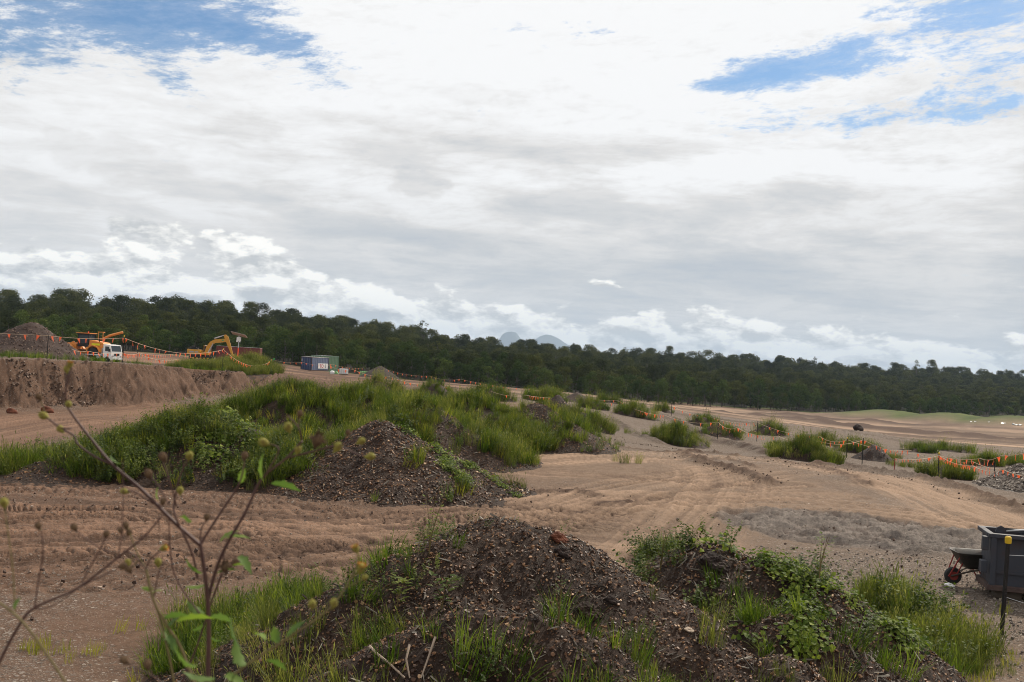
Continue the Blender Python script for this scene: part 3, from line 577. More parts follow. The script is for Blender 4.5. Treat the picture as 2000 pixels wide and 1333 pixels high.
    gcol = n.ramp(n.m('ADD', n.m('MULTIPLY', n.noise(pos, 0.08, 6, 0.65), 0.6), n.m('MULTIPLY', nf, 0.4)), [(0.3, (0.030, 0.042, 0.014)), (0.5, (0.060, 0.080, 0.022)), (0.7, (0.125, 0.135, 0.038))])
    col = n.mix(n.m('MULTIPLY', gn, 1.0, clamp=True), col, gcol)
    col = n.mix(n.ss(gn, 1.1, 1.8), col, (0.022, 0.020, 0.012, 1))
    n.link(col, b.inputs['Base Color']); b.inputs['Roughness'].default_value = 0.95; b.inputs['Specular IOR Level'].default_value = 0.08
    h = n.m('ADD', n.m('ADD', n.m('MULTIPLY', nf, 0.8), n.m('MULTIPLY', nff, 0.35)), n.m('ADD', n.m('MULTIPLY', m1, 0.35), n.m('MULTIPLY', m2, 0.15)))
    bump(n, b, h, 1.0, 0.07); return m
M['earth'] = earth_mat()
build_ground()

# ---------------------------------------------------------------- far mountains
def mountain(name, prof, D, depth, label):
    """ridge outline (px, py) at distance D, given real thickness: a rounded massif"""
    pr = np.array(prof, float); n = 90; xs = np.interp(np.linspace(0, 1, n), np.linspace(0, 1, len(pr)), pr[:, 0]); ys = np.interp(xs, pr[:, 0], pr[:, 1])
    tops = [W(a, b, D) for a, b in zip(xs, ys)]; rows = 41; co = []
    for j in range(rows):
        t = (j / (rows - 1)) * 2 - 1
        for i, p in enumerate(tops):
            hgt = p.z + 40; f = (1 - abs(t)) ** 0.85; nz = 0.75 + 0.25 * mnoise.noise(Vector((p.x * 0.0022, t * 2.5, 3.0)))
            co.append((p.x, D + t * depth, -40 + hgt * f * (nz if abs(t) > 0.02 else 1.0)))
    idx = np.arange(rows * n).reshape(rows, n); q = np.stack([idx[:-1, :-1], idx[:-1, 1:], idx[1:, 1:], idx[1:, :-1]], -1).reshape(-1, 4)
    o = mobj(name, nmesh(name, co, q.ravel(), np.full(len(q), 4), M['hill'])); tag(o, kind='structure'); return o
M['hill'] = simple('distant_forest_slope', [(0.3, (0.03, 0.045, 0.035)), (0.7, (0.06, 0.07, 0.055))], 0.005, bs=0)
mountain('hills', [(930, 712), (955, 685), (975, 663), (981, 654), (987, 650), (998, 648), (1008, 650), (1012, 655), (1017, 662), (1024, 666), (1033, 667), (1045, 664), (1055, 657), (1066, 654), (1076, 655), (1090, 661), (1103, 670), (1115, 678), (1150, 700), (1180, 716)], 16000, 1500, '')

# ---------------------------------------------------------------- scatter (geometry nodes, for what nobody could count)
def proto_collection(name, meshes):
    c = bpy.data.collections.new(name)
    for i, me in enumerate(meshes):
        o = bpy.data.objects.new('%s_%02d' % (name, i), me); c.objects.link(o)
    g = bpy.data.node_groups.new('scatter_' + name, 'GeometryNodeTree'); T = g.interface
    T.new_socket('Geometry', in_out='INPUT', socket_type='NodeSocketGeometry'); T.new_socket('Geometry', in_out='OUTPUT', socket_type='NodeSocketGeometry')
    gi = g.nodes.new('NodeGroupInput'); go = g.nodes.new('NodeGroupOutput'); ip = g.nodes.new('GeometryNodeInstanceOnPoints')
    ci = g.nodes.new('GeometryNodeCollectionInfo'); ci.inputs['Collection'].default_value = c; ci.inputs['Separate Children'].default_value = True; ci.inputs['Reset Children'].default_value = True
    def na(nm, dt):
        a = g.nodes.new('GeometryNodeInputNamedAttribute'); a.data_type = dt; a.inputs['Name'].default_value = nm; return a.outputs['Attribute']
    er = g.nodes.new('FunctionNodeEulerToRotation'); g.links.new(na('rot', 'FLOAT_VECTOR'), er.inputs[0])
    g.links.new(gi.outputs[0], ip.inputs['Points']); g.links.new(ci.outputs[0], ip.inputs['Instance']); ip.inputs['Pick Instance'].default_value = True
    g.links.new(na('idx', 'INT'), ip.inputs['Instance Index']); g.links.new(er.outputs[0], ip.inputs['Rotation']); g.links.new(na('scl', 'FLOAT_VECTOR'), ip.inputs['Scale'])
    g.links.new(ip.outputs[0], go.inputs[0]); return (g, len(meshes))
def scatter(name, proto, pts, rot, scl, parent=None, idx=None, material=None):
    pts = np.asarray(pts, np.float32); n = len(pts)
    if n == 0: return None
    me = bpy.data.meshes.new(name); me.vertices.add(n); me.vertices.foreach_set('co', pts.ravel())
    me.attributes.new('rot', 'FLOAT_VECTOR', 'POINT').data.foreach_set('vector', np.asarray(rot, np.float32).ravel())
    scl = np.asarray(scl, np.float32); scl = np.repeat(scl[:, None], 3, 1) if scl.ndim == 1 else scl
    me.attributes.new('scl', 'FLOAT_VECTOR', 'POINT').data.foreach_set('vector', scl.ravel())
    if idx is None: idx = rng.integers(0, proto[1], n)
    me.attributes.new('idx', 'INT', 'POINT').data.foreach_set('value', np.asarray(idx, np.int32))
    o = mobj(name, me, parent); md = o.modifiers.new('scatter', 'NODES'); md.node_group = proto[0]
    o['kind'] = 'stuff'; return o
# ---- plant and debris prototypes
def blade_mesh(name, n, L, w, spread, lean, m, seed=0, heads=0.0):
    r = np.random.default_rng(seed); V = []; F = []; T = []; MI = []
    for i in range(n):
        a = r.uniform(0, 2 * math.pi); rad = spread * math.sqrt(r.uniform()); bx, by = math.cos(a) * rad, math.sin(a) * rad
        a2 = a + r.normal(0, 0.9); ln = L * r.uniform(0.45, 1.1); le = lean * r.uniform(0.2, 1.3); ww = w * r.uniform(0.6, 1.3)
        dx, dy = math.cos(a2), math.sin(a2); px_, py_ = -dy, dx; k = len(V)
        for t, f in ((0, 0.8), (0.35, 1.0), (0.7, 0.75), (1.0, 0.0)):
            h = ln * (t - 0.35 * le * t * t); o = ln * le * t ** 1.8 * 0.8; x = bx + dx * o; y = by + dy * o
            if f > 0: V += [(x - px_ * ww * f / 2, y - py_ * ww * f / 2, h), (x + px_ * ww * f / 2, y + py_ * ww * f / 2, h)]
            else: V += [(x, y, h)]
        F += [k, k + 1, k + 3, k + 2, k + 2, k + 3, k + 5, k + 4, k + 4, k + 5, k + 6]; T += [4, 4, 3]
        if r.uniform() < heads:
            k = len(V); tx, ty, tz = V[-1][0] + dx * 0.03, V[-1][1] + dy * 0.03, V[-1][2] + 0.12 * L
            V += [(V[-1][0], V[-1][1], V[-1][2] - 0.02), (tx - px_ * ww, ty - py_ * ww, tz - .06 * L), (tx + dx * .02, ty + dy * .02, tz), (tx + px_ * ww, ty + py_ * ww, tz - .06 * L)]
            F += [k, k + 1, k + 2, k + 3]; T += [4]
    return nmesh(name, V, F, T, m, True)
def leaf_faces(V, F, T, p, d, up, L, w):
    """a pointed leaf folded along its midrib: 4 triangles-ish quads"""
    p = np.array(p); d = np.array(d); d = d / (np.linalg.norm(d) + 1e-9); s = np.cross(d, up); s = s / (np.linalg.norm(s) + 1e-9); nn = np.cross(s, d); k = len(V)
    V += [tuple(p), tuple(p + d * L * .35 + s * w * .5 + nn * w * .12), tuple(p + d * L * .5), tuple(p + d * L * .35 - s * w * .5 + nn * w * .12), tuple(p + d * L * 0.95 - nn * w * .15)]
    F += [k, k + 1, k + 2, k + 2, k + 1, k + 4, k, k + 2, k + 3, k + 3, k + 2, k + 4]; T += [3, 3, 3, 3]
def weed_mesh(name, h, nst, nl, L, m, seed, spread=0.12):
    r = np.random.default_rng(seed); V = []; F = []; T = []
    for s in range(nst):
        a = r.uniform(0, 6.28); b = np.array([math.cos(a), math.sin(a), 0]) * r.uniform(0, spread); lean = np.array([math.cos(a), math.sin(a), 0]) * r.uniform(0.05, 0.5); hh = h * r.uniform(0.5, 1.1)
        k = len(V); tip = b + lean * hh + np.array([0, 0, hh]); q = np.array([.003, 0, 0]); q2 = np.array([0, .003, 0])
        V += [tuple(b - q), tuple(b + q), tuple(tip)]; F += [k, k + 1, k + 2]; T += [3]
        for i in range(nl):
            t = r.uniform(0.15, 1.0); p = b + (tip - b) * t; al = r.uniform(0, 6.28); d = np.array([math.cos(al), math.sin(al), r.uniform(-0.3, 0.6)])
            leaf_faces(V, F, T, p, d, np.array([r.normal(0, .3), r.normal(0, .3), 1.0]), L * r.uniform(0.6, 1.2) * (1.15 - 0.5 * t), L * 0.55)
    return nmesh(name, V, F, T, m, False)
def vine_mesh(name, n, R_, L, m, seed):
    r = np.random.default_rng(seed); V = []; F = []; T = []
    for i in range(n):
        a = r.uniform(0, 6.28); rad = R_ * math.sqrt(r.uniform()); al = r.uniform(0, 6.28); p = (math.cos(a) * rad, math.sin(a) * rad, r.uniform(0.02, 0.14))
        ll = L * r.uniform(0.6, 1.25); leaf_faces(V, F, T, p, (math.cos(al), math.sin(al), r.uniform(-0.5, 0.25)), np.array([r.normal(0, .35), r.normal(0, .35), 1.0]), ll, ll * 0.9)
    return nmesh(name, V, F, T, m, False)
def chip_mesh(name, sx_, sy_, sz_, m, seed):
    r = np.random.default_rng(seed); n = r.integers(5, 7); V = []; 
    for z, f in ((-.5, 0.85), (.5, 0.8)):
        for k in range(n):
            a = 6.283 * k / n + (0.3 if z > 0 else 0); q = f * r.uniform(0.7, 1.15); V.append((math.cos(a) * q * sx_ * .5, math.sin(a) * q * sy_ * .5, z * sz_ * r.uniform(.6, 1.3)))
    F = list(range(n))[::-1] + list(range(n, 2 * n)); T = [n, n]
    for k in range(n): F += [k, (k + 1) % n, n + (k + 1) % n, n + k]; T.append(4)
    return nmesh(name, V, F, T, m, False)
PG = proto_collection('grass_clump', [blade_mesh('gc%d' % i, 34, 0.55, 0.011, 0.13, 0.7, M['grass'], i) for i in range(5)])
PGO = proto_collection('olive_clump', [blade_mesh('go%d' % i, 40, 0.6, 0.008, 0.16, 0.45, M['grass_olive'], 20 + i, 0.35) for i in range(4)])
PGY = proto_collection('yellow_clump', [blade_mesh('gy%d' % i, 16, 0.30, 0.008, 0.10, 0.35, M['grass_yellow'], 40 + i) for i in range(3)])
PW = proto_collection('weed_clump', [weed_mesh('wd%d' % i, 0.5, 5, 16, 0.075, M['weed'], 60 + i) for i in range(5)])
PV = proto_collection('vine_clump', [vine_mesh('vn%d' % i, 30, 0.26, 0.085, M['vine'], 80 + i) for i in range(4)])
PC = proto_collection('chip', [chip_mesh('ch%d' % i, 1, r_, t_, M['chip'], 90 + i) for i, (r_, t_) in enumerate(((.6, .16), (.8, .2), (.45, .2), (.9, .3), (.7, .5), (.35, .15)))])
PS = proto_collection('stick', [chip_mesh('st%d' % i, 1, r_, r_, M['stick'], 110 + i) for i, r_ in enumerate((.06, .04, .08))])
PR = proto_collection('rock', [chip_mesh('rk%d' % i, 1, r_, t_, M['stone'], 130 + i) for i, (r_, t_) in enumerate(((.8, .5), (.7, .35), (.9, .6)))])

PB_ = proto_collection('bank_rock', [chip_mesh('bk%d' % i, 1, r_, t_, M['bankstone'], 150 + i) for i, (r_, t_) in enumerate(((.8, .5), (.6, .35), (.9, .6)))])
# ---------------------------------------------------------------- mounds
class Mound:
    """a dumped truckload of soil: a rounded cone with lobes; h(x,y) in world z"""
    def __init__(s, cx, cy, zt, rx, ry, seed, rot=0.0, lobes=(), sharp=0.16, grow=0.0):
        s.c = (cx, cy); s.zg = gz(cx, cy); s.H = max(zt - s.zg, 0.25); s.rx, s.ry, s.seed, s.rot, s.e = rx, ry, seed, rot, sharp
        s.lobes = [s.lobe(*l) for l in lobes]
    def lobe(s, cx, cy, zt, rx, ry): return (cx, cy, zt - gz(cx, cy), rx, ry)
    def prof(s, x, y, cx, cy, Hh, rx, ry, k):
        dx, dy = x - cx, y - cy; c_, s_ = math.cos(s.rot), math.sin(s.rot); u = (dx * c_ + dy * s_) / rx; v = (-dx * s_ + dy * c_) / ry
        a = np.arctan2(v, u); r = np.sqrt(u * u + v * v) * (1 + 0.20 * (vn(np.cos(a) * 1.6 + 5 * k, np.sin(a) * 1.6 + 3, s.seed + k) - 0.5) + 0.10 * (vn(np.cos(a) * 5, np.sin(a) * 5, s.seed + 9 + k) - 0.5))
        e = s.e; q = (math.sqrt(1 + e * e) - np.sqrt(r * r + e * e)) / (math.sqrt(1 + e * e) - e); q = np.where(q > 0, q * (0.72 + 0.28 * q) , q)
        return Hh * q
    def h(s, x, y, rough=1.0):
        x = np.asarray(x, float); y = np.asarray(y, float); z = s.prof(x, y, *s.c, s.H, s.rx, s.ry, 0)
        for i, l in enumerate(s.lobes): b = s.prof(x, y, *l, i + 1); k = 0.18; m_ = np.maximum(z, b); z = m_ + 0.5 * np.maximum(0, k - np.abs(z - b)) ** 2 / (2 * k)
        on = sst(z, 0.0, 0.25)
        return z + on * rough * ((fbm(x, y, 0.9, 3, s.seed + 20) - 0.5) * 0.28 + (fbm(x, y, 3.5, 4, s.seed + 21, 0.6) - 0.5) * 0.13 + (fbm(x, y, 14.0, 3, s.seed + 22, 0.6) - 0.5) * 0.05) - 0.03
    def z(s, x, y): return s.h(x, y) + ground_h(x, y)
    def bounds(s):
        xs = [(s.c[0], s.rx)] + [(l[0], l[3]) for l in s.lobes]; ys = [(s.c[1], s.ry)] + [(l[1], l[4]) for l in s.lobes]
        return min(a - b for a, b in xs) * 1.0 - .4, max(a + b for a, b in xs) + .4, min(a - b for a, b in ys) - .4, max(a + b for a, b in ys) + .4
def build_mound(name, md, m, label, cat='mound', group=None, res=0.12):
    x0, x1, y0, y1 = md.bounds(); nx = int((x1 - x0) / res) + 2; ny = int((y1 - y0) / res) + 2
    X_, Y_ = np.meshgrid(np.linspace(x0, x1, nx), np.linspace(y0, y1, ny)); hh = md.h(X_, Y_); Zg_ = ground_h(X_, Y_); Z_ = Zg_ + np.maximum(hh, -0.12)
    idx = np.arange(nx * ny).reshape(ny, nx); q = np.stack([idx[:-1, :-1], idx[:-1, 1:], idx[1:, 1:], idx[1:, :-1]], -1).reshape(-1, 4); keep = (hh.ravel()[q] > -0.10).any(1); q = q[keep]
    co = np.stack([X_.ravel() - md.c[0], Y_.ravel() - md.c[1], Z_.ravel() - md.zg], 1); u, inv = np.unique(q, return_inverse=True)
    root = empty(name, (md.c[0], md.c[1], md.zg), 0, label, cat, group)
    mobj('soil', nmesh(name, co[u], inv.reshape(q.shape).ravel(), np.full(len(q), 4), m), root); md.root = root; return root
def sample(md, n, fn=None, hmin=0.03, xr=None, others=()):
    """points on the mound; fn(x,y,h,nx,ny) -> keep probability"""
    x0, x1, y0, y1 = md.bounds(); x = rng.uniform(x0, x1, n * 4); y = rng.uniform(y0, y1, n * 4)
    if fn is not None: k = rng.uniform(size=len(x)) < fn(x, y); x = x[k]; y = y[k]
    h = md.h(x, y); k = h > hmin; x = x[k][:n]; y = y[k][:n]; z = md.z(x, y); e = 0.06
    gx = (md.z(x + e, y) - md.z(x - e, y)) / (2 * e); gy = (md.z(x, y + e) - md.z(x, y - e)) / (2 * e)
    for o in others:                                  # buried in a neighbour
        k = o.z(x, y) < z - 0.02; x, y, z, gx, gy = x[k], y[k], z[k], gx[k], gy[k]
    return x, y, z, gx, gy
def local(md, x, y, z): return np.stack([x - md.c[0], y - md.c[1], z - md.zg], 1)
def rots(gx, gy, follow=1.0, jit=0.25):
    """euler aligning +z with the slope, random spin"""
    n = len(gx); out = np.zeros((n, 3), np.float32)
    for i in range(n):
        nv = Vector((-gx[i] * follow + random.gauss(0, jit), -gy[i] * follow + random.gauss(0, jit), 1.0)).normalized()
        out[i] = (Matrix.Rotation(random.uniform(0, 6.283), 3, nv) @ Vector((0, 0, 1)).rotation_difference(nv).to_matrix()).to_euler()
    return out
def cover(md, name, proto, n, fn, s0, s1, follow=0.3, jit=0.15, hmin=0.03, others=(), skew=1.0, dz=0.0):
    if n <= 0: return
    x, y, z, gx, gy = sample(md, n, fn, hmin, others=others); k = len(x)
    if k == 0: return
    s = s0 + (s1 - s0) * rng.uniform(size=k) ** skew
    if proto in (PG, PGO, PW): s = s * (0.45 + 1.1 * fbm(x, y, 0.55, 3, md.seed + 3))
    return scatter(name, proto, local(md, x, y, z + dz), rots(gx, gy, follow, jit), s, md.root)
def mound_px(px, py, D, wl, wr, seed, dyf=1.0, grass=0.0, **kw):
    """peak pixel, distance, left/right half widths in photo pixels"""
    p = W(px, py, D); rx = (wl + wr) / 2 * D / FPX; cx = p.x + (wr - wl) / 2 * D / FPX * 0.5
    return Mound(cx, D, p.z - grass, rx, max(rx * dyf, 1.2), seed, **kw)

MULCHG = 'mulch and soil heaps dumped in rows'
# the two heaps nearest the camera
p1 = W(985, 1018, 10.4); p2 = W(1395, 1056, 11.6)
def L_(px, py, D, rx, ry): p = W(px, py, D); return (p.x, p.y, p.z, rx, ry)
m1 = Mound(p1.x, 10.4, p1.z + .02, 3.9, 3.3, 201, sharp=0.14, lobes=[L_(1075, 1035, 10.3, 3.2, 2.8), L_(850, 1072, 10.0, 2.8, 2.6), L_(690, 1140, 9.7, 2.4, 2.4), L_(1210, 1122, 9.9, 2.8, 2.6), L_(1340, 1180, 9.5, 2.5, 2.4), L_(1520, 1275, 8.9, 1.8, 2.0), L_(560, 1245, 9.2, 1.3, 1.7), L_(1000, 1180, 8.0, 3.4, 2.0)])
m2 = Mound(p2.x, 11.6, p2.z + .02, 2.6, 2.5, 202, sharp=0.14, lobes=[L_(1500, 1078, 11.4, 2.3, 2.3), L_(1610, 1140, 11.0, 2.1, 2.2), L_(1730, 1225, 10.5, 1.6, 1.9), L_(1560, 1190, 9.7, 2.7, 2.0), L_(1310, 1120, 11.6, 1.4, 1.5)])
build_mound('mulch_mound', m1, M['mulch'], 'large dark mound of bark chips and stones filling the bottom middle foreground', group=MULCHG, res=0.045)
build_mound('mulch_mound', m2, M['mulch'], 'dark mound under green creeping vine in the right foreground', group=MULCHG, res=0.05)
def front(md, k=1.0):  # only what faces the camera side or the top matters for fine litter
    return lambda x, y: np.clip(1.2 - (y - md.c[1]) * 0.6, 0.15, 1) * k
def patch(sc, lo, hi, seed, f=None):
    def g(x, y):
        p = sst(fbm(x, y, sc, 3, seed), lo, hi); return p * f(x, y) if f else p
    return g
def near_px(px, py, D, r, soft=0.6):
    p = W(px, py, D)
    return lambda x, y: 1 - sst(np.sqrt((x - p.x) ** 2 + (y - p.y) ** 2), r * (1 - soft), r)
def anyof(*fs):
    def g(x, y):
        v = fs[0](x, y)
        for f in fs[1:]: v = np.maximum(v, f(x, y))
        return v
    return g
def times(a, b): return lambda x, y: a(x, y) * b(x, y)
cover(m1, 'bark_chips', PC, 56000, front(m1), 0.012, 0.052, 0.9, 0.45, others=(m2,), skew=2.8, dz=0.006)
cover(m1, 'stones', PB_, 2600, front(m1), 0.015, 0.05, 0.9, 0.4, others=(m2,), skew=2.0, dz=0.006)
cover(m1, 'dead_sticks', PS, 3400, front(m1), 0.04, 0.24, 0.9, 0.5, others=(m2,), skew=3.2, dz=0.012)
cover(m2, 'bark_chips', PC, 28000, front(m2), 0.013, 0.052, 0.9, 0.45, others=(m1,), skew=2.0, dz=0.006)
cover(m2, 'dead_sticks', PS, 2500, front(m2), 0.06, 0.28, 0.9, 0.5, others=(m1,), skew=2.5, dz=0.012)
lowfront = lambda x, y: sst(y, 9.2, 8.2)
cover(m1, 'grass', PG, 380, anyof(times(patch(0.9, 0.42, 0.62, 301), lambda x, y: sst(y, 9.0, 8.2) * sst(x, -1.2, 0.2)), times(near_px(640, 1200, 9.4, 1.5), patch(1.2, 0.3, 0.5, 302))), 0.25, 0.8, others=(m2,))
cover(m1, 'olive_grass', PGO, 330, anyof(times(patch(0.8, 0.42, 0.6, 303), lambda x, y: 0.55 * sst(y, 9.8, 8.5)), times(near_px(620, 1180, 9.8, 1.6), patch(1.1, 0.3, 0.5, 304))), 0.3, 0.8, others=(m2,))
cover(m1, 'weeds', PW, 300, anyof(times(patch(1.1, 0.5, 0.6, 305), lambda x, y: 0.6 + 0 * x), near_px(850, 1170, 9.5, 0.45), near_px(720, 1150, 9.6, 0.5)), 0.25, 0.6, others=(m2,))
cover(m2, 'vine', PV, 56, anyof(times(near_px(1480, 1090, 11.2, 1.0), patch(1.5, 0.35, 0.5, 306)), times(near_px(1570, 1140, 10.9, 0.75), patch(1.5, 0.3, 0.5, 307)), times(near_px(1520, 1210, 10.2, 1.3), patch(1.6, 0.45, 0.55, 308)), times(near_px(1620, 1230, 9.9, 0.9), patch(1.9, 0.45, 0.55, 309)),
     times(near_px(1800, 1270, 10.4, 0.6), patch(2, 0.2, 0.4, 310)), times(near_px(1420, 1060, 11.6, 0.5), patch(2.5, 0.4, 0.55, 312))), 0.4, 0.95, 0.9, 0.2, others=(m1,))
cover(m2, 'grass', PG, 200, anyof(times(near_px(1450, 1170, 10.5, 0.9), patch(1.2, 0.42, 0.6, 311)), near_px(1420, 1260, 9.6, 0.9), near_px(1680, 1290, 9.6, 0.6)), 0.3, 0.8, others=(m1,))
cover(m2, 'weeds', PW, 240, anyof(near_px(1300, 1110, 11.7, 0.8), times(near_px(1450, 1230, 9.9, 1.5), patch(1.4, 0.42, 0.55, 313)), near_px(1600, 1120, 11.2, 0.4)), 0.35, 0.9, others=(m1,))

# the heaps beyond the haul road
specs = [ # px, py, D, wl, wr, dyf, soil, grass h, chips, grass cover, label
 ('A', 425, 788, 28.0, 285, 240, 1.12, 'mulch', .32, 2500, .8, 'big weedy mound overgrown with creeper, leftmost large one behind the dirt track'),
 ('A2', 190, 874, 26.2, 200, 190, 1.0, 'mulch', .12, 1500, .45, 'low dark mound with a grassy crest at the left end of the overgrown row'),
 ('AB', 590, 838, 27.6, 190, 170, 1.35, 'mulch', .2, 900, .9, 'low leafy mound between the creeper covered mound and the bare bark mound'),
 ('B', 715, 822, 27.0, 210, 345, 0.88, 'mulch', .0, 9000, .10, 'bare dark bark mound with one vine trailing down its right side'),
 ('C', 812, 782, 34.0, 190, 260, 1.0, 'mulch', .06, 5000, .45, 'bark mound with grassy left half just behind the bare bark mound'),
 ('D', 1045, 786, 42.0, 140, 175, 1.0, 'mulch', .05, 4200, .30, 'dark topped mound at the right end of the overgrown row'),
 ('E', 930, 762, 41.0, 230, 190, .95, 'mulch', .40, 0, 1.25, 'long green mound thick with tall grass right of the middle'),
 ('F', 575, 735, 39.0, 210, 240, 1.0, 'mulch', .45, 0, 1.25, 'tall grass covered mound right of the cut bank'),
 ('G', 695, 745, 41.0, 200, 220, 1.0, 'mulch', .45, 0, 1.2, 'grassy mound with a shaded hollow below the blue container'),
 ('I', 810, 762, 44.0, 220, 210, 1.0, 'mulch', .40, 0, 1.2, 'grassy mound filling the middle of the overgrown row'),
 ('Hh', 735, 737, 62.0, 80, 95, 1.0, 'mulch', .20, 600, .8, 'grassy mound with a brown bare patch below the pale green crates'),
 ('J', 850, 742, 78.0, 55, 60, 1.0, 'dirtpile', .25, 0, .8, 'distant half bare mound left of the lone tall gum tree line'),
 ('K', 965, 750, 88.0, 55, 45, 1.0, 'mulch', .3, 0, 1.1, 'small green mound on the skyline of the heaps under the mountain'),
 ('L', 1062, 759, 100.0, 42, 48, 1.0, 'mulch', .3, 0, 1.1, 'round green mound close to the forest edge left of the dark bare heap'),
 ('M', 1092, 772, 84.0, 38, 34, 1.0, 'darkdirt', .0, 300, .12, 'small dark bare heap ringed by grass in the middle distance'),
 ('Lb', 1130, 764, 112.0, 40, 34, 1.0, 'dirtpile', .1, 0, .5, 'brown heap behind the small dark bare heap'),
 ('Nn', 1142, 790, 68.0, 60, 62, 1.0, 'mulch', .5, 0, 1.3, 'rounded olive grass mound at the bend of the track'),
 ('Nb', 1155, 776, 98.0, 30, 42, 1.0, 'mulch', .35, 0, 1.2, 'green mound just behind the rounded olive mound'),
 ('Nc', 1190, 778, 125.0, 24, 30, 1.0, 'mulch', .3, 0, 1.2, 'small green mound against the dark trees right of the mountain'),
 ('O', 1247, 790, 95.0, 46, 42, 1.0, 'mulch', .3, 0, 1.0, 'green mound behind the first bunting post of the right field'),
 ('Ob', 1292, 790, 118.0, 20, 26, 1.0, 'mulch', .3, 0, 1.1, 'little green mound behind the right flank of a bigger green one'),
 ('P', 1322, 820, 72.0, 66, 66, .9, 'mulch', .55, 0, 1.3, 'bushy grass mound standing alone beside the gravel terrace'),
 ('Qb', 1372, 808, 98.0, 34, 40, 1.0, 'mulch', .25, 0, .8, 'green mound with dark crown behind the bushy one'),
 ('Q', 1402, 822, 84.0, 52, 52, 1.0, 'mulch', .2, 500, .6, 'mound with dark bare left flank crossed by orange flags'),
 ('R', 1497, 824, 98.0, 34, 42, 1.0, 'mulch', .2, 400, .65, 'small mound with dark bare slope left of the bunting knot'),
 ('S', 1572, 845, 61.0, 70, 72, .9, 'mulch', .55, 0, 1.3, 'large bushy mound behind the short red marker post'),
 ('Sb', 1528, 862, 72.0, 34, 30, 1.0, 'mulch', .3, 0, 1.1, 'low green shoulder mound left of the large bushy mound'),
 ('T', 1608, 841, 88.0, 34, 34, 1.0, 'mulch', .3, 0, 1.0, 'green mound peeking over the large bushy mound'),
 ('U', 1682, 850, 82.0, 56, 50, 1.0, 'mulch', .3, 0, .9, 'green mound behind the black bare heap'),
 ('V', 1706, 868, 74.0, 36, 48, 1.0, 'darkdirt', .0, 300, .05, 'black bare heap with brown tip in the right field'),
 ('Wm', 1795, 868, 92.0, 38, 42, 1.0, 'mulch', .3, 0, 1.1, 'green mound above the orange corner post'),
 ('Xm', 1838, 874, 98.0, 30, 30, 1.0, 'mulch', .25, 0, .9, 'dull green low mound between two brighter ones on the right'),
 ('Xb', 1880, 876, 96.0, 34, 34, 1.0, 'mulch', .3, 0, 1.0, 'dark green mound at the foot of the rutted slope'),
 ('Ym', 1845, 893, 57.0, 58, 62, .85, 'mulch', .45, 0, 1.3, 'tall grass mound enclosed by the orange bunting corner'),
 ('Zm', 1920, 888, 78.0, 42, 44, 1.0, 'mulch', .25, 0, 1.2, 'bright green low mound left of the rubble heap'),
 ('Zb', 2000, 896, 80.0, 40, 60, 1.0, 'mulch', .25, 0, 1.1, 'green mound cut by the right edge behind the rubble heap'),
]
MD = {}
for key, px, py, D, wl, wr, dyf, so_, gh, nch, gc, lab in specs:
    MD[key] = mound_px(px, py, D, wl, wr, 400 + len(MD) * 7, dyf, gh, sharp=0.22 if gc > 0.7 else 0.13)
    if key == 'C': MD[key].lobes.append(MD[key].lobe(*L_(905, 832, 33.2, 2.4, 2.0))); MD[key].lobes.append(MD[key].lobe(*L_(960, 865, 33.4, 1.7, 1.5)))
    if key == 'D': MD[key].lobes.append(MD[key].lobe(*L_(1105, 822, 40.8, 2.4, 2.2)))
    build_mound('mulch_mound' if so_ == 'mulch' else 'dirt_mound', MD[key], M[so_], lab, group=MULCHG, res=0.12 if D < 50 else 0.2)
OTH = {'B': ('A', 'AB'), 'C': ('B',)}
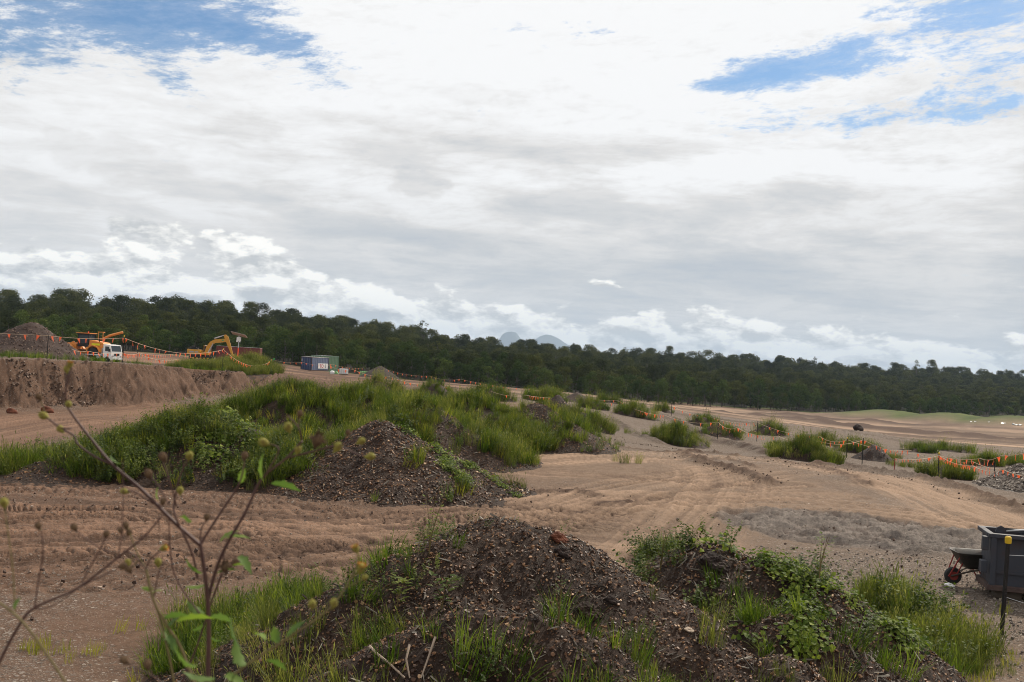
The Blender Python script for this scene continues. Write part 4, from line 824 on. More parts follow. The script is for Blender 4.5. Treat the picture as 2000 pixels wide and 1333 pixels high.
for key, px, py, D, wl, wr, dyf, so_, gh, nch, gc, lab in specs:
    md = MD[key]; area = md.rx * md.ry * 3.1; f = front(md); sd = 500 + int(px)
    big_ = max(1.0, D / 45.0) ** 0.9             # farther: fewer, larger tufts
    if nch: cover(md, 'bark_chips', PC, nch, f, 0.03, 0.11 * min(big_, 1.6), 0.9, 0.45, skew=2.0, dz=0.01)
    if key in 'BCD': cover(md, 'dead_sticks', PS, nch // 8, f, 0.1, 0.35, 0.9, 0.5, skew=2.0, dz=0.01)
    if key == 'A': fg = anyof(times(lambda x, y: sst(md.c[0] - x, -0.3, 0.9), patch(0.9, 0.30, 0.45, sd + 1)), patch(0.8, 0.45, 0.58, sd)); fa = fg; fg = lambda x, y: fa(x, y) * (1 - 0.92 * sst(md.c[1] - 1.2 - y, 0, 0.8) * sst(fbm(x, y, 0.6, 2, 77), 0.34, 0.46)) * (1 - 0.9 * sst(x - md.c[0], 0.1, 0.6) * sst(md.c[0] + 1.7 - x, 0, .5) * sst(fbm(x, y, 0.9, 2, 78), 0.35, 0.5))
    elif key == 'A2': fg = lambda x, y: sst(y, md.c[1] - 1.0, md.c[1] + 0.1) + sst(md.c[0] - 1.2 - x, 0, 0.5)
    elif key == 'C': fg = anyof(lambda x, y: sst(md.c[0] + 0.6 - x, -0.3, 0.3) * sst(y, md.c[1] - 3.2, md.c[1] - 2.2), times(near_px(960, 890, 33.5, 2.0), lambda x, y: 1 + 0 * x))
    elif key == 'D': fg = anyof(patch(0.9, 0.45, 0.58, sd), lambda x, y: sst(md.c[0] - 1.4 - x, 0, .6))
    elif key in ('Q', 'R'): fg = lambda x, y, md=md: 0.25 + 0.75 * sst(x - md.c[0] + (y - md.c[1]) * .8, -0.4, 0.5)
    elif key == 'V' or key == 'M': fg = lambda x, y, md=md: sst(y, md.c[1] + .2, md.c[1] + 0.8)
    elif key == 'B': fg = anyof(near_px(600, 900, 26.5, 1.3), near_px(800, 912, 25.6, 0.45), near_px(900, 965, 24.6, 0.8), lambda x, y: 0.03 + 0 * x)
    elif gc >= 1.0: fg = (lambda sd: lambda x, y: 0.25 + 0.9 * sst(fbm(x, y, 0.7, 3, sd), 0.36, 0.52))(sd)
    else: fg = patch(0.5, 0.36, 0.5, sd)
    near_ = D < 52; dens = (30 if near_ else 24) / big_ ** 2; n = int(area * dens * min(gc, 1.3)); s0, s1 = (0.5, 1.15) if near_ else (0.6, 1.3)
    b2 = big_ ** 0.55
    if key in ('N', 'Nn', 'P', 'S', 'Ym', 'Hh', 'U', 'T'): r1, r2, r3 = 0.35, 0.75, 0.25
    elif key in ('E', 'F', 'G', 'I'): r1, r2, r3 = 0.9, 0.35, 0.35
    elif key in ('A', 'AB'): r1, r2, r3 = 0.55, 0.25, 1.0
    else: r1, r2, r3 = 0.6, 0.5, 0.3
    cover(md, 'grass', PG, int(n * r1), fg, s0 * b2, s1 * b2, 0.3, 0.15)
    cover(md, 'seeding_grass', PGO, int(n * r2), fg, s0 * b2, s1 * b2, 0.3, 0.15)
    if D < 70: cover(md, 'dry_grass', PGY, int(n * .22), fg, .8, 2.0, 0.3, 0.2)
    cover(md, 'weeds', PW, int(n * r3), fg, s0 * b2 * .9, s1 * b2, 0.3, 0.2)
cover(MD['A'], 'vine', PV, 200, anyof(times(near_px(420, 800, 27.5, 1.6), patch(1.2, 0.3, 0.5, 601)), times(near_px(470, 840, 26.5, 1.8), patch(1.2, 0.45, 0.55, 602))), 1.0, 2.0, 0.9, 0.2)
cover(MD['A'], 'seed_bushes', PW, 260, near_px(330, 880, 26, 2.6), 0.8, 1.3, 0.3, 0.2)
def trail(md, pts, n, jitter, s0, s1, name='vine'):
    """a creeper running down the mound along pixel waypoints"""
    out = []
    for k in range(n):
        t = random.random() * (len(pts) - 1); i = min(int(t), len(pts) - 2); f = t - i
        d = ray(pts[i][0] * (1 - f) + pts[i + 1][0] * f, pts[i][1] * (1 - f) + pts[i + 1][1] * f); ys = np.linspace(md.c[1] - md.ry * 1.2, md.c[1] + 1.5, 90); xs = ys * d.x / d.y; zs = H + ys * d.z / d.y
        hit = zs < md.z(xs, ys)
        if hit.any(): j = int(np.argmax(hit)); out.append((xs[j] + random.gauss(0, jitter), ys[j] + random.gauss(0, jitter)))
    if not out: return
    a = np.array(out); x, y = a[:, 0], a[:, 1]; e = .06; z = md.z(x, y); gx = (md.z(x + e, y) - md.z(x - e, y)) / (2 * e); gy = (md.z(x, y + e) - md.z(x, y - e)) / (2 * e)
    scatter(name, PV, local(md, x, y, z + .01), rots(gx, gy, 0.9, 0.2), rng.uniform(s0, s1, len(x)), md.root)
trail(MD['B'], [(782, 841), (818, 852), (850, 872), (865, 895), (880, 915), (895, 935), (905, 942)], 75, 0.10, 0.5, 1.0)
trail(MD['B'], [(900, 905), (935, 920), (970, 945), (1005, 965)], 40, 0.08, 0.4, 0.7)
trail(MD['B'], [(690, 838), (705, 826), (732, 820)], 25, 0.08, 0.5, 0.9)
trail(MD['C'], [(820, 782), (860, 795), (905, 820), (940, 850)], 60, 0.15, 0.7, 1.2)
trail(m2, [(1390, 1062), (1440, 1060), (1480, 1080), (1520, 1110), (1560, 1130), (1600, 1150), (1680, 1190), (1740, 1240), (1780, 1270)], 80, 0.08, 0.4, 0.85)
trail(m2, [(1540, 1130), (1570, 1200), (1580, 1260), (1590, 1310)], 36, 0.08, 0.4, 0.8)
# rubble and rock heaps
rp = mound_px(1992, 908, 44.0, 92, 100, 901, 1.0, 0, sharp=0.3, lobes=[L_(2040, 925, 41.0, 2.6, 2.4), L_(1990, 940, 42.0, 1.8, 1.8)]); build_mound('rubble_heap', rp, M['rockpile'], 'grey brown rubble heap at the right edge beside the bunting', 'heap', res=0.1)
cover(rp, 'stones', PR, 5200, front(rp), 0.05, 0.22, 0.8, 0.5, skew=2.0)
lp = mound_px(62, 631, 82, 125, 130, 902, 1.0, 0, sharp=0.18, lobes=[L_(-40, 655, 84, 4.5, 4)]); build_mound('dirt_mound', lp, M['dirtpile'], 'tall brown stockpile on the raised bench behind the flag line, far left', 'heap', res=0.15)
cover(lp, 'stones', PB_, 1600, front(lp), 0.08, 0.22, 0.8, 0.5, skew=2.0)
dp = mound_px(738, 715, 178, 34, 52, 903, 1.0, 0, sharp=0.2); build_mound('dirt_mound', dp, M['darkdirt'], 'reddish brown soil pile against the trees right of the pale green crates', 'heap', res=0.3)
bp = mound_px(440, 703, 84, 110, 105, 904, 1.2, .5, sharp=0.4); build_mound('grass_mound', bp, M['mulch'], 'grassy hump on the bench in front of the excavator', 'mound', res=0.3)
cover(bp, 'grass', PGO, 900, None, .8, 1.4); cover(bp, 'weeds', PW, 400, None, .8, 1.2)
bq = mound_px(495, 701, 120, 60, 60, 905, 1.2, .5, sharp=0.4); build_mound('grass_mound', bq, M['mulch'], 'pale grassy hump below the solar light tower', 'mound', res=0.4)
cover(bq, 'grass', PGO, 700, None, 1.2, 2.2)
# loose ground cover
def ground_scatter(name, proto, spots, s0, s1, label, cat, n_mul=1.0, jit=0.15, world=None):
    P_ = []
    for px, py, r, n in spots:
        g = G(px, py)
        for k in range(int(n * n_mul)):
            a = random.uniform(0, 6.283); q = r * math.sqrt(random.random()); P_.append((g.x + math.cos(a) * q, g.y + math.sin(a) * q))
    a = np.array(P_); z = ground_h(a[:, 0], a[:, 1]); n = len(a)
    o = scatter(name, proto, np.stack([a[:, 0], a[:, 1], z - 0.005], 1), rots(np.zeros(n), np.zeros(n), 0, jit), rng.uniform(s0, s1, n) * (0.4 + 1.1 * fbm(a[:, 0], a[:, 1], 1.3, 3, 9))); return tag(o, label, cat)
ground_scatter('yellow_grass', PGY, [(70, 1270, .22, 9), (120, 1285, .2, 4), (150, 1295, .2, 3), (205, 1280, .15, 2), (300, 1325, .4, 7), (240, 1240, .2, 2)], .6, 1.1, 'yellow green grass tufts growing in the dirt at the bottom left', 'grass')
ground_scatter('roadside_grass', PG, [(520, 1225, .9, 90), (470, 1290, .8, 90), (560, 1180, .5, 30), (380, 1310, .5, 40), (1290, 1085, .35, 30), (1330, 1100, .4, 30), (1715, 1172, .4, 22), (1770, 1215, .5, 26), (1810, 1260, .6, 26), (1820, 1310, .6, 22),
                                      (30, 925, 1.2, 60), (90, 905, 1.3, 70), (150, 935, .8, 20), (990, 905, .8, 20), (1110, 870, 1.6, 50), (1175, 880, .8, 14)], .5, 1.1, 'green grass fringing the foot of the mounds', 'grass')
ground_scatter('olive_grass', PGO, [(1850, 1300, .8, 60), (1800, 1250, .7, 34), (1860, 1262, .6, 26), (1750, 1200, .6, 30), (60, 920, 1.5, 60), (900, 968, .6, 26), (860, 972, .4, 12), (1000, 960, .5, 10), (1150, 865, 2, 40), (1220, 905, .5, 6), (470, 1240, 1.0, 50),
                                    (1470, 850, 2.0, 30), (1240, 850, 1.5, 16), (1770, 912, 1.5, 40), (1735, 895, 1.2, 40), (1660, 875, 1.2, 40), (1880, 925, 1.0, 30)], .5, 1.0, 'seeding olive grass along the mound edges and gravel', 'grass')
ground_scatter('yard_weeds', PGY, [(1870, 1190, .2, 8), (1900, 1225, .4, 10), (1985, 1155, .3, 8), (1860, 1250, .5, 16), (1940, 1200, .3, 5), (1920, 1280, .5, 10), (1860, 1330, .6, 30), (1745, 890, .9, 30)], .25, .8, 'small yellowish weeds scattered over the gravel yard', 'weeds')
ground_scatter('foot_weeds', PW, [(1300, 1095, .4, 30), (1265, 1090, .3, 10), (1560, 1140, .3, 14), (480, 1260, .8, 30), (100, 880, .8, 12), (1790, 1215, .6, 50), (1830, 1290, .6, 30), (1850, 960, .1, 0), (600, 1160, .4, 12), (850, 1060, .3, 10)], .5, 1.2, 'leafy weeds at the foot of the near mounds', 'weeds')
lip_pts = []
for px in list(range(0, 520, 3)):
    d = ray(px, 700 + px * 0.07); yy = np.interp(px, [0, 92, 240, 310, 380, 500], [48, 51, 56, 62, 70, 77]) + random.uniform(0, 6) ; lip_pts.append((yy * d.x / d.y, yy))
a = np.array([p for p in lip_pts if fbm(p[0], p[1], 0.4, 2, 5) > 0.5]); tag(scatter('bench_grass', PG, np.stack([a[:, 0], a[:, 1], ground_h(a[:, 0], a[:, 1])], 1), rots(np.zeros(len(a)), np.zeros(len(a)), 0, .1), rng.uniform(.5, 1.0, len(a))), 'thin grass along the lip of the cut bank', 'grass')
# gravel stones lying on the near yard and road
def stones():
    n = 9000; x = rng.uniform(3.0, 11.5, n); y = rng.uniform(10.5, 21, n); k = (x < y * 0.56) & (rng.uniform(size=n) < 0.35 + fbm(x, y, 0.6, 2, 3)); x, y = x[k], y[k]
    x2 = rng.uniform(-9, 4, 1100); y2 = rng.uniform(11, 24, 1100); k = fbm(x2, y2, 0.5, 3, 4) > 0.52; x = np.concatenate([x, x2[k]]); y = np.concatenate([y, y2[k]]); n = len(x)
    tag(scatter('gravel', PR, np.stack([x, y, ground_h(x, y) + .012], 1), rots(np.zeros(n), np.zeros(n), 0, .3), 0.018 + 0.05 * rng.uniform(size=n) ** 3), 'loose pale gravel stones on the yard and road', 'gravel')
stones()
def clods():
    P_ = []
    for pts, w, n in (([(1335, 884), (1352, 900), (1400, 915), (1450, 928), (1500, 948)], .35, 260), ([(1600, 900), (1680, 907), (1760, 917), (1830, 938), (1900, 960), (2000, 997)], .5, 520), ([(1480, 885), (1560, 898), (1620, 915), (1700, 950)], .7, 160),
                      ([(0, 1125), (200, 1122), (420, 1105), (640, 1085)], .9, 200), ([(0, 985), (300, 990), (700, 992), (1000, 985)], .7, 260), ([(1060, 965), (1150, 972)], .5, 60), ([(1190, 820), (1240, 838), (1290, 850), (1380, 840), (1460, 852), (1570, 885)], 1.2, 420), ([(1540, 1010), (1650, 1060), (1800, 1090)], 1.3, 150)):
        sp = smooth_path([plane0(*p) for p in pts], 10)
        for k in range(n): q = random.choice(sp); P_.append((q[0] + random.gauss(0, w) + random.uniform(-.6, .6), q[1] + random.gauss(0, w)))
    a = np.array(P_); n = len(a); tag(scatter('clods', PB_, np.stack([a[:, 0], a[:, 1], ground_h(a[:, 0], a[:, 1]) + .03], 1), rots(np.zeros(n), np.zeros(n), 0, .5), (0.02 + 0.075 * rng.uniform(size=n) ** 3)), 'scattered soil clods and small stones along the wheel tracks', 'clods')
clods()
# stones and debris on the cut bank
n = 3800; d_ = rng.uniform(0, 1, n); xx = rng.uniform(-36, EX, n); yy = np.interp(xx, LIPX, LIPY) - rng.uniform(-0.2, 3.6, n) ; mm_, hh_ = plateau(xx, yy, True)
tag(scatter('bank_stones', PB_, np.stack([xx, yy, base_h(xx, yy) + mm_ * hh_ + .03], 1), rots(np.zeros(n), np.full(n, -.7), 1, .5), 0.05 + .13 * rng.uniform(size=n) ** 3), 'broken stones stuck in the cut bank face', 'stones')

# ---------------------------------------------------------------- trees
def crown_parts(seed, h, spread, nb, lf, flat=0.8, tall=False, sparse=False, low=0.28):
    r = np.random.default_rng(seed); bl = []; ch0 = h * (low if not tall else 0.5)
    for i in range(nb):
        t = r.uniform() ** 0.8; z = ch0 + (h - ch0) * t; w = spread * (math.sin(math.pi * min(0.97, 0.22 + 0.72 * t)) ** 0.7) * (0.9 if not sparse else 1.0)
        a = r.uniform(0, 6.283); q = w * math.sqrt(r.uniform(0.05, 1.0)); rb = spread * r.uniform(0.26, 0.46) * (0.75 if sparse else 1.0)
        bl.append((math.cos(a) * q * 0.8, math.sin(a) * q * 0.8, min(z, h - rb * flat * 0.9), rb))
    V = []; F = []; T = []
    for bx, by, bz, rb in bl:
        n = int(lf * (rb / (spread * 0.36)) ** 2)
        for k in range(n):
            d = r.normal(size=3); d /= np.linalg.norm(d)
            if d[2] < -0.55 and r.uniform() < 0.7: continue
            rad = rb * r.uniform(0.62, 1.08); p = np.array([bx + d[0] * rad, by + d[1] * rad, bz + d[2] * rad * flat])
            nn = d + r.normal(size=3) * 0.38; nn /= np.linalg.norm(nn); u = np.cross(nn, [0, 0, 1.0]); u /= np.linalg.norm(u) + 1e-6; w_ = np.cross(nn, u)
            s1 = r.uniform(0.16, 0.38) * (h / 18) ** 0.4; s2 = s1 * r.uniform(0.5, 0.9); k0 = len(V)
            V += [tuple(p + u * s1), tuple(p + w_ * s2), tuple(p - u * s1 * r.uniform(.7, 1)), tuple(p - w_ * s2)]; F += [k0, k0 + 1, k0 + 2, k0 + 3]; T.append(4)
    return V, F, T, bl
def tree_meshes(name, seed, h, spread, nb, lf, leaf, flat=0.8, tall=False, sparse=False, lean=0.0):
    V, F, T, bl = crown_parts(seed, h, spread, nb, lf, flat, tall, sparse, 0.10 if h < 15.5 else 0.3)
    crown = nmesh(name + '_crown', V, F, T, leaf, False); r = np.random.default_rng(seed + 5)
    t = MB(); fork = h * (0.3 if not tall else 0.5); r0 = h * 0.013
    top = Vector((lean * h * .1, 0, fork)); t.tube([(0, 0, -0.6), (lean * .1, 0.05, fork * .5), top, top + Vector((r.normal() * .4, r.normal() * .4, (h - fork) * .45))], [r0 * 1.25, r0, r0 * .8, r0 * .35], 6)
    for bx, by, bz, rb in [bl[i] for i in r.permutation(len(bl))[:9]]:
        s_ = top + Vector((0, 0, r.uniform(-.1, .25) * h * .3)); e_ = Vector((bx, by, bz)); t.tube([s_, s_.lerp(e_, .5) + Vector((0, 0, -.03 * h)), e_], [r0 * .5, r0 * .36, r0 * .12], 4)
    return crown, t.mesh(name + '_trunk', M['bark'], True)
TREES = []   # (crown mesh, trunk mesh, height)
for i, (h, sp, nb, lf, lm, fl, tall, spr) in enumerate([(17, 5.4, 20, 150, 'gum', .85, False, False), (20, 5.4, 17, 130, 'gum', .85, True, False), (15, 5.0, 18, 150, 'gum', .85, False, False), (22, 4.4, 15, 70, 'gum', .8, True, True),
        (12, 4.4, 18, 140, 'edge', .9, False, False), (10, 3.8, 15, 140, 'edge', .95, False, False), (19, 6.2, 22, 140, 'gum', .85, False, False), (14, 4.2, 17, 140, 'edge', .9, False, False)]):
    c_, t_ = tree_meshes('tree%d' % i, 700 + i, h, sp, nb, lf, M[lm], fl, tall, spr); TREES.append((c_, t_, h))
def joined(c_, t_, name):
    """crown and trunk in one mesh, for the part of the forest that is one mass"""
    n1 = len(c_.vertices); n2 = len(t_.vertices); co = np.empty((n1 + n2) * 3, np.float32); a = np.empty(n1 * 3, np.float32); b_ = np.empty(n2 * 3, np.float32)
    c_.vertices.foreach_get('co', a); t_.vertices.foreach_get('co', b_); co[:n1 * 3] = a; co[n1 * 3:] = b_
    fl = []; lt = []; mi = []
    for me, off, m_ in ((c_, 0, 0), (t_, n1, 1)):
        l_ = np.empty(len(me.loops), np.int32); me.loops.foreach_get('vertex_index', l_); fl.append(l_ + off); q = np.empty(len(me.polygons), np.int32); me.polygons.foreach_get('loop_total', q); lt.append(q); mi.append(np.full(len(q), m_))
    return nmesh(name, co.reshape(-1, 3), np.concatenate(fl), np.concatenate(lt), [c_.materials[0], t_.materials[0]], False, np.concatenate(mi))
PT = proto_collection('forest_tree', [joined(c_, t_, 'forest_tree_mesh%d' % i) for i, (c_, t_, h) in enumerate(TREES)])
def make_tree(i, label, group, name='gum_tree'):
    r_ = empty(name, (0, 0, 0), 0, label, 'tree', group); mobj('crown', TREES[i][0], r_); mobj('trunk', TREES[i][1], r_); return r_
AZK = [R(a) for a in (-45, -27.5, -20, -12, -2.5, 4, 9, 14.5, 20, 27.5, 45)]
DF = [215, 226, 240, 246, 256, 280, 325, 385, 440, 478, 520]; DB = [470, 480, 515, 560, 640, 740, 810, 890, 930, 950, 950]
cand = []
for k in range(34000):
    a = rng.uniform(R(-36), R(36)); d0 = np.interp(a, AZK, DF); d1 = np.interp(a, AZK, DB) + 60; d = math.sqrt(rng.uniform(d0 * d0, d1 * d1)); cand.append((a, d, d - d0, d / d0))
grid = {}; trees = []
for a, d, din, q in cand:
    x, y = math.tan(a) * d, d; rad = 3.6 if din < 20 else 4.8 if din < 90 else 6.2; gx_, gy_ = int(x // 6), int(y // 6); ok = True
    for i in (-1, 0, 1):
        for j in (-1, 0, 1):
            for (u, v) in grid.get((gx_ + i, gy_ + j), ()):
                if (u - x) ** 2 + (v - y) ** 2 < rad * rad: ok = False
    if ok: grid.setdefault((gx_, gy_), []).append((x, y)); trees.append((x, y, din, a, q))
tx = np.array([t[0] for t in trees]); ty = np.array([t[1] for t in trees]); tz = ground_h(tx, ty); order = sorted(range(len(trees)), key=lambda i: trees[i][2] - (8 if abs(trees[i][3]) < R(29) else -300))
UPF = [25, 25, 25, 25, 3, -8, -15, -18, -25, -25, -25]; UPB = [60, 62, 70, 58, 33, 29, 32, 31, 30, 30, 32]
def fit_scale(x, y, z, din, a, tp):
    d0 = np.interp(a, AZK, DF); d1 = np.interp(a, AZK, DB); t = min(1.0, din / (d1 - d0)); u0 = np.interp(a, AZK, UPF); u1 = np.interp(a, AZK, UPB)
    zt = 3.6 + (u0 + (u1 - u0) * t ** .8 - 6) * y / FPX
    k = random.uniform(.72, 1.12) if random.random() < .8 else random.uniform(1.12, 1.42)
    return max(0.42, min(1.2, (zt - z) / TREES[tp][2])) * k
protos_ = {}; rest = []; nfront = 0
def ttype(din, i):
    u = random.random()
    if din < 12: return random.choice((4, 5, 7, 4, 7, 2))
    if din < 45: return random.choice((2, 0, 7, 4, 0, 2))
    return random.choice((0, 1, 2, 6, 0, 6, 1, 3) if u < .9 else (3, 1))
LABT = {4: 'leafy mid green young gum tree standing at the front edge of the forest', 5: 'short bushy green tree standing at the front edge of the forest', 7: 'narrow mid green young tree at the front edge of the forest',
        2: 'dense dark rounded gum tree in the front rows of the forest', 0: 'tall dark spreading gum tree in the front rows of the forest', 6: 'broad dark gum tree rising over the front rows of the forest', 1: 'high crowned dark gum tree rising over the front rows of the forest', 3: 'thin crowned tall gum tree rising over the front rows of the forest'}
for i in order:
    x, y, din, a, q = trees[i]; tp = ttype(din, i); sc_ = fit_scale(x, y, tz[i], din, a, tp)
    if nfront < 297:
        if tp not in protos_: protos_[tp] = o = make_tree(tp, LABT[tp], LABT[tp].replace(' tree ', ' trees ', 1))
        else: o = copy_tree(protos_[tp])
        o.location = (x, y, tz[i]); o.rotation_euler = (0, 0, random.uniform(0, 6.28)); o.scale = (max(sc_, .62) * random.uniform(.85, 1.15), max(sc_, .62), sc_); nfront += 1
    else: rest.append((x, y, tz[i], tp, sc_, max(sc_, .68) * random.uniform(.9, 1.15)))
a = np.array(rest); tag(scatter('forest', PT, a[:, :3], np.stack([np.zeros(len(a)), np.zeros(len(a)), rng.uniform(0, 6.28, len(a))], 1), a[:, [5, 5, 4]], idx=a[:, 3].astype(int)), 'dark eucalypt forest mass rising behind the front trees', 'forest')
# trees that stand out of the skyline
def lone(px, py_top, D, ti, label, k=1.0):
    p = W(px, py_top, D); zb = gz(p.x, p.y); o = make_tree(ti, label, None); s_ = (p.z - zb) / TREES[ti][2]; s_ = max(s_, .5); o.location = (p.x, p.y, zb)
    o.scale = (min(s_, 1.15) * k, min(s_, 1.15) * k, s_); o.rotation_euler = (0, 0, random.uniform(0, 6)); return o
lone(828, 622, 560, 3, 'tall open crowned gum tree standing clear above the skyline left of the mountain')
lone(147, 574, 440, 3, 'spiky gum tree poking above the skyline at the far left', .7)
lone(238, 577, 445, 1, 'broad flat topped gum tree on the skyline above the wheel loader')
lone(368, 586, 470, 3, 'round headed gum tree alone on the skyline left of the excavator boom', .8)
lone(330, 582, 455, 1, 'bushy gum tree on the skyline between the loader and the excavator', .8)
lone(490, 590, 500, 1, 'wide gum tree on the skyline above the solar light tower')
lone(512, 592, 505, 6, 'dense gum tree beside the wide one above the solar light tower', .9)
lone(966, 655, 640, 3, 'thin gum tree on the skyline just left of the mountain', .8)
lone(1308, 676, 790, 1, 'feathery gum tree on the skyline right of the mountain', .8)
lone(1820, 703, 900, 1, 'emergent flat topped gum tree on the right skyline')
lone(1595, 694, 880, 3, 'bare branched gum tree on the skyline above the bushy mound', .7)
lone(1792, 700, 905, 3, 'thin pale gum tree left of the flat topped one on the right skyline', .8)

# ---------------------------------------------------------------- posts and bunting
def picket(x, y, h, label, lean=(0, 0), cap=True, red=False, r=0.022, group='black pickets with yellow caps carrying the bunting'):
    z = gz(x, y); o = empty('fence_post', (x, y, z), random.uniform(0, 2) if lean == (0, 0) else 0.0, label, 'post', group)
    p = MB(); top = (lean[0] * h, lean[1] * h, h)
    for k in range(3):                                     # Y section star picket
        a = 2.094 * k; c_, s_ = math.cos(a) * r, math.sin(a) * r; n_ = (-math.sin(a) * .004, math.cos(a) * .004)
        p.add([(n_[0], n_[1], -.3), (-n_[0], -n_[1], -.3), (c_ - n_[0], s_ - n_[1], -.3), (c_ + n_[0], s_ + n_[1], -.3), (top[0] + n_[0], top[1] + n_[1], h), (top[0] - n_[0], top[1] - n_[1], h), (top[0] + c_ - n_[0], top[1] + s_ - n_[1], h), (top[0] + c_ + n_[0], top[1] + s_ + n_[1], h)],
              [(0, 1, 2, 3), (4, 5, 6, 7), (0, 1, 5, 4), (1, 2, 6, 5), (2, 3, 7, 6), (3, 0, 4, 7)])
    p.build('stake', M['redframe'] if red else M['picket'], o)
    if cap: q = MB(); q.lathe([(r * 1.35, h - .05), (r * 1.45, h - .02), (r * 1.45, h + .035), (r * .9, h + .055)], (top[0], top[1], 0), seg=10); q.build('cap', M['cap'], o, True)
    o['toph'] = h; return Vector((x + top[0], y + top[1], z + h))
def flag_mesh(seed, s=1.0):
    r = random.Random(seed); V = []; n = 5; w, L = .17 * s, .27 * s; F = []
    for j in range(n + 1):
        t = j / n; hw = w * .5 * (1 - t * .94)
        for i in range(3): u = i - 1; V.append((u * hw, math.sin(t * 3 + seed) * .035 * t * (1 + .5 * u) + r.uniform(-.008, .008), -L * t))
    for j in range(n):
        for i in range(2): k = j * 3 + i; F.append((k, k + 1, k + 4, k + 3))
    me = bpy.data.meshes.new('flag_mesh'); me.from_pydata(V, [], F); me.materials.append(M['flag']); me.polygons.foreach_set('use_smooth', [True] * len(F)); return me
FLM = [flag_mesh(i) for i in range(6)]; FLK = 0
def bunting(pts, sag, step, label, group='orange flag bunting lines', r=.012, fs=1.0, flagless=False):
    """rope through the points with flags hung from it; one thing"""
    o = empty('bunting_line', pts[0], 0, label, 'bunting', group); rp_ = []; L0 = 0
    for a, b in zip(pts[:-1], pts[1:]):
        n = 14
        for k in range(n + (b is pts[-1])):
            t = k / n; q = a.lerp(b, t); q = q.copy(); q.z -= sag * 4 * t * (1 - t); rp_.append(q - pts[0])
    t_ = MB(); t_.tube(rp_, r, 4); t_.build('rope', M['rope'], o, True)
    if flagless: return o
    acc = step * .4; n = 0
    for a, b in zip(rp_[:-1], rp_[1:]):
        L = (b - a).length
        while acc <= L and n < 99:
            if random.random() < .07: acc += step; continue
            p = a.lerp(b, acc / L); f = mobj('flag', random.choice(FLM), o, p); n += 1
            f.rotation_euler = (random.gauss(0, .12), random.gauss(0, .15), math.atan2(b.y - a.y, b.x - a.x) + random.gauss(0, .45)); q = fs * random.uniform(.85, 1.1); f.scale = (q, q, q); acc += step * random.uniform(.8, 1.22)
        acc -= L
    return o
def post_px(px, py_top, D, h, label, **kw):
    """a picket whose top is seen at that pixel: height follows from the ground there, kept between limits"""
    p = W(px, py_top, D); z = gz(p.x, p.y); hh = p.z - z
    return picket(p.x, p.y, min(max(hh, .8), 2.0), label, **kw)
P1_ = post_px(95, 654, 51, 1.35, 'leftmost black picket on the lip of the cut bank', cap=False)
P2_ = post_px(243, 657, 56, 1.35, 'black picket with yellow cap beside the white truck')
P2b = post_px(269, 682, 78, 1.35, 'black picket set back behind the one beside the white truck')
P3_ = post_px(437, 682, 74, 1.35, 'black picket in front of the excavator stick')
P4_ = post_px(526, 707, 92, 1.35, 'short black picket where the bunting ends above the tall grass')
P0_ = W(-420, 626, 46)
z_ = Vector((0, 0, -.05))
bunting([P0_, P1_ + z_], .05, .62, 'orange bunting from the left frame edge to the leftmost picket across the stockpile')
bunting([P1_ + z_, P2_ + Vector((0, 0, -.1))], .10, .62, 'orange bunting crossing in front of the wheel loader and white truck')
bunting([P2_ + Vector((0, 0, -.1)), P3_ + z_], .55, .85, 'sagging orange bunting between the truck and the excavator')
bunting([P3_ + z_, P4_ + z_], .7, .85, 'orange bunting drooping over the grassy hump right of the excavator')
def W2(l): return [W(*p) for p in l]
bunting(W2([(140, 682, 60), (170, 686, 62), (240, 690, 70), (270, 691, 78)]), .1, .95, 'lower orange flags in front of the loader wheels and truck')
bunting(W2([(270, 691, 78), (350, 702, 92)]), .3, 1.0, 'orange flags hanging low left of the excavator')
bunting(W2([(270, 690, 80), (340, 692, 105), (480, 712, 120), (526, 715, 125)]), .15, 1.9, 'distant orange flags passing behind the grassy hump')
bunting(W2([(526, 701, 130), (590, 708, 135), (650, 712, 140), (712, 719, 150)]), .25, 1.1, 'orange flags passing in front of the blue container door')
bunting(W2([(640, 713, 96), (690, 722, 96), (760, 736, 92), (880, 757, 86)]), .25, .85, 'orange flags in front of the white and green crates')
bunting(W2([(755, 722, 150), (840, 735, 145), (900, 741, 140), (1045, 760, 132)]), .3, 1.05, 'long orange flag line along the forest foot below the mountain')
bunting(W2([(960, 765, 84), (1030, 773, 82), (1120, 775, 120), (1215, 782, 118)]), .2, 1.1, 'orange flags over the small bare heaps in the middle')
PB = [('tall', 1210, 782, 100), ('a', 1312, 790, 104), ('b', 1480, 823, 84), ('c', 1655, 856, 74), ('d', 1686, 856, 66), ('e', 1834, 886, 55), ('f', 1943, 903, 62), ('g', 1403, 822, 80)]
LBP = ['thin picket among pale gravel at the start of the right field', 'picket behind the bushy mound standing alone', 'picket with a knotted flag end near the gravel ledge', 'picket left of the black bare heap', 'nearest picket to the black bare heap', 'picket rising from the tall grass mound at the orange corner', 'picket beside the bright green low mound', 'picket in front of the dark flanked mound']
PPX = {}
for (k, px, py, D), lb in zip(PB, LBP): PPX[k] = post_px(px, py, D, 1.3, lb, cap=(k in 'ec'), r=.03)
zz_ = Vector((0, 0, -.12))
bunting([W(1120, 793, 100), PPX['tall'] + zz_], .2, 1.0, 'orange flags left of the thin picket over the olive grass mound')
bunting([PPX['tall'] + zz_, W(1300, 812, 84), PPX['g'] + zz_, W(1440, 835, 76)], .3, .85, 'orange flags crossing the dark flanked mound')
bunting([PPX['a'] + zz_, W(1380, 812, 100), PPX['b'] + zz_], .3, 1.05, 'orange flags behind the dark flanked mound in the right field')
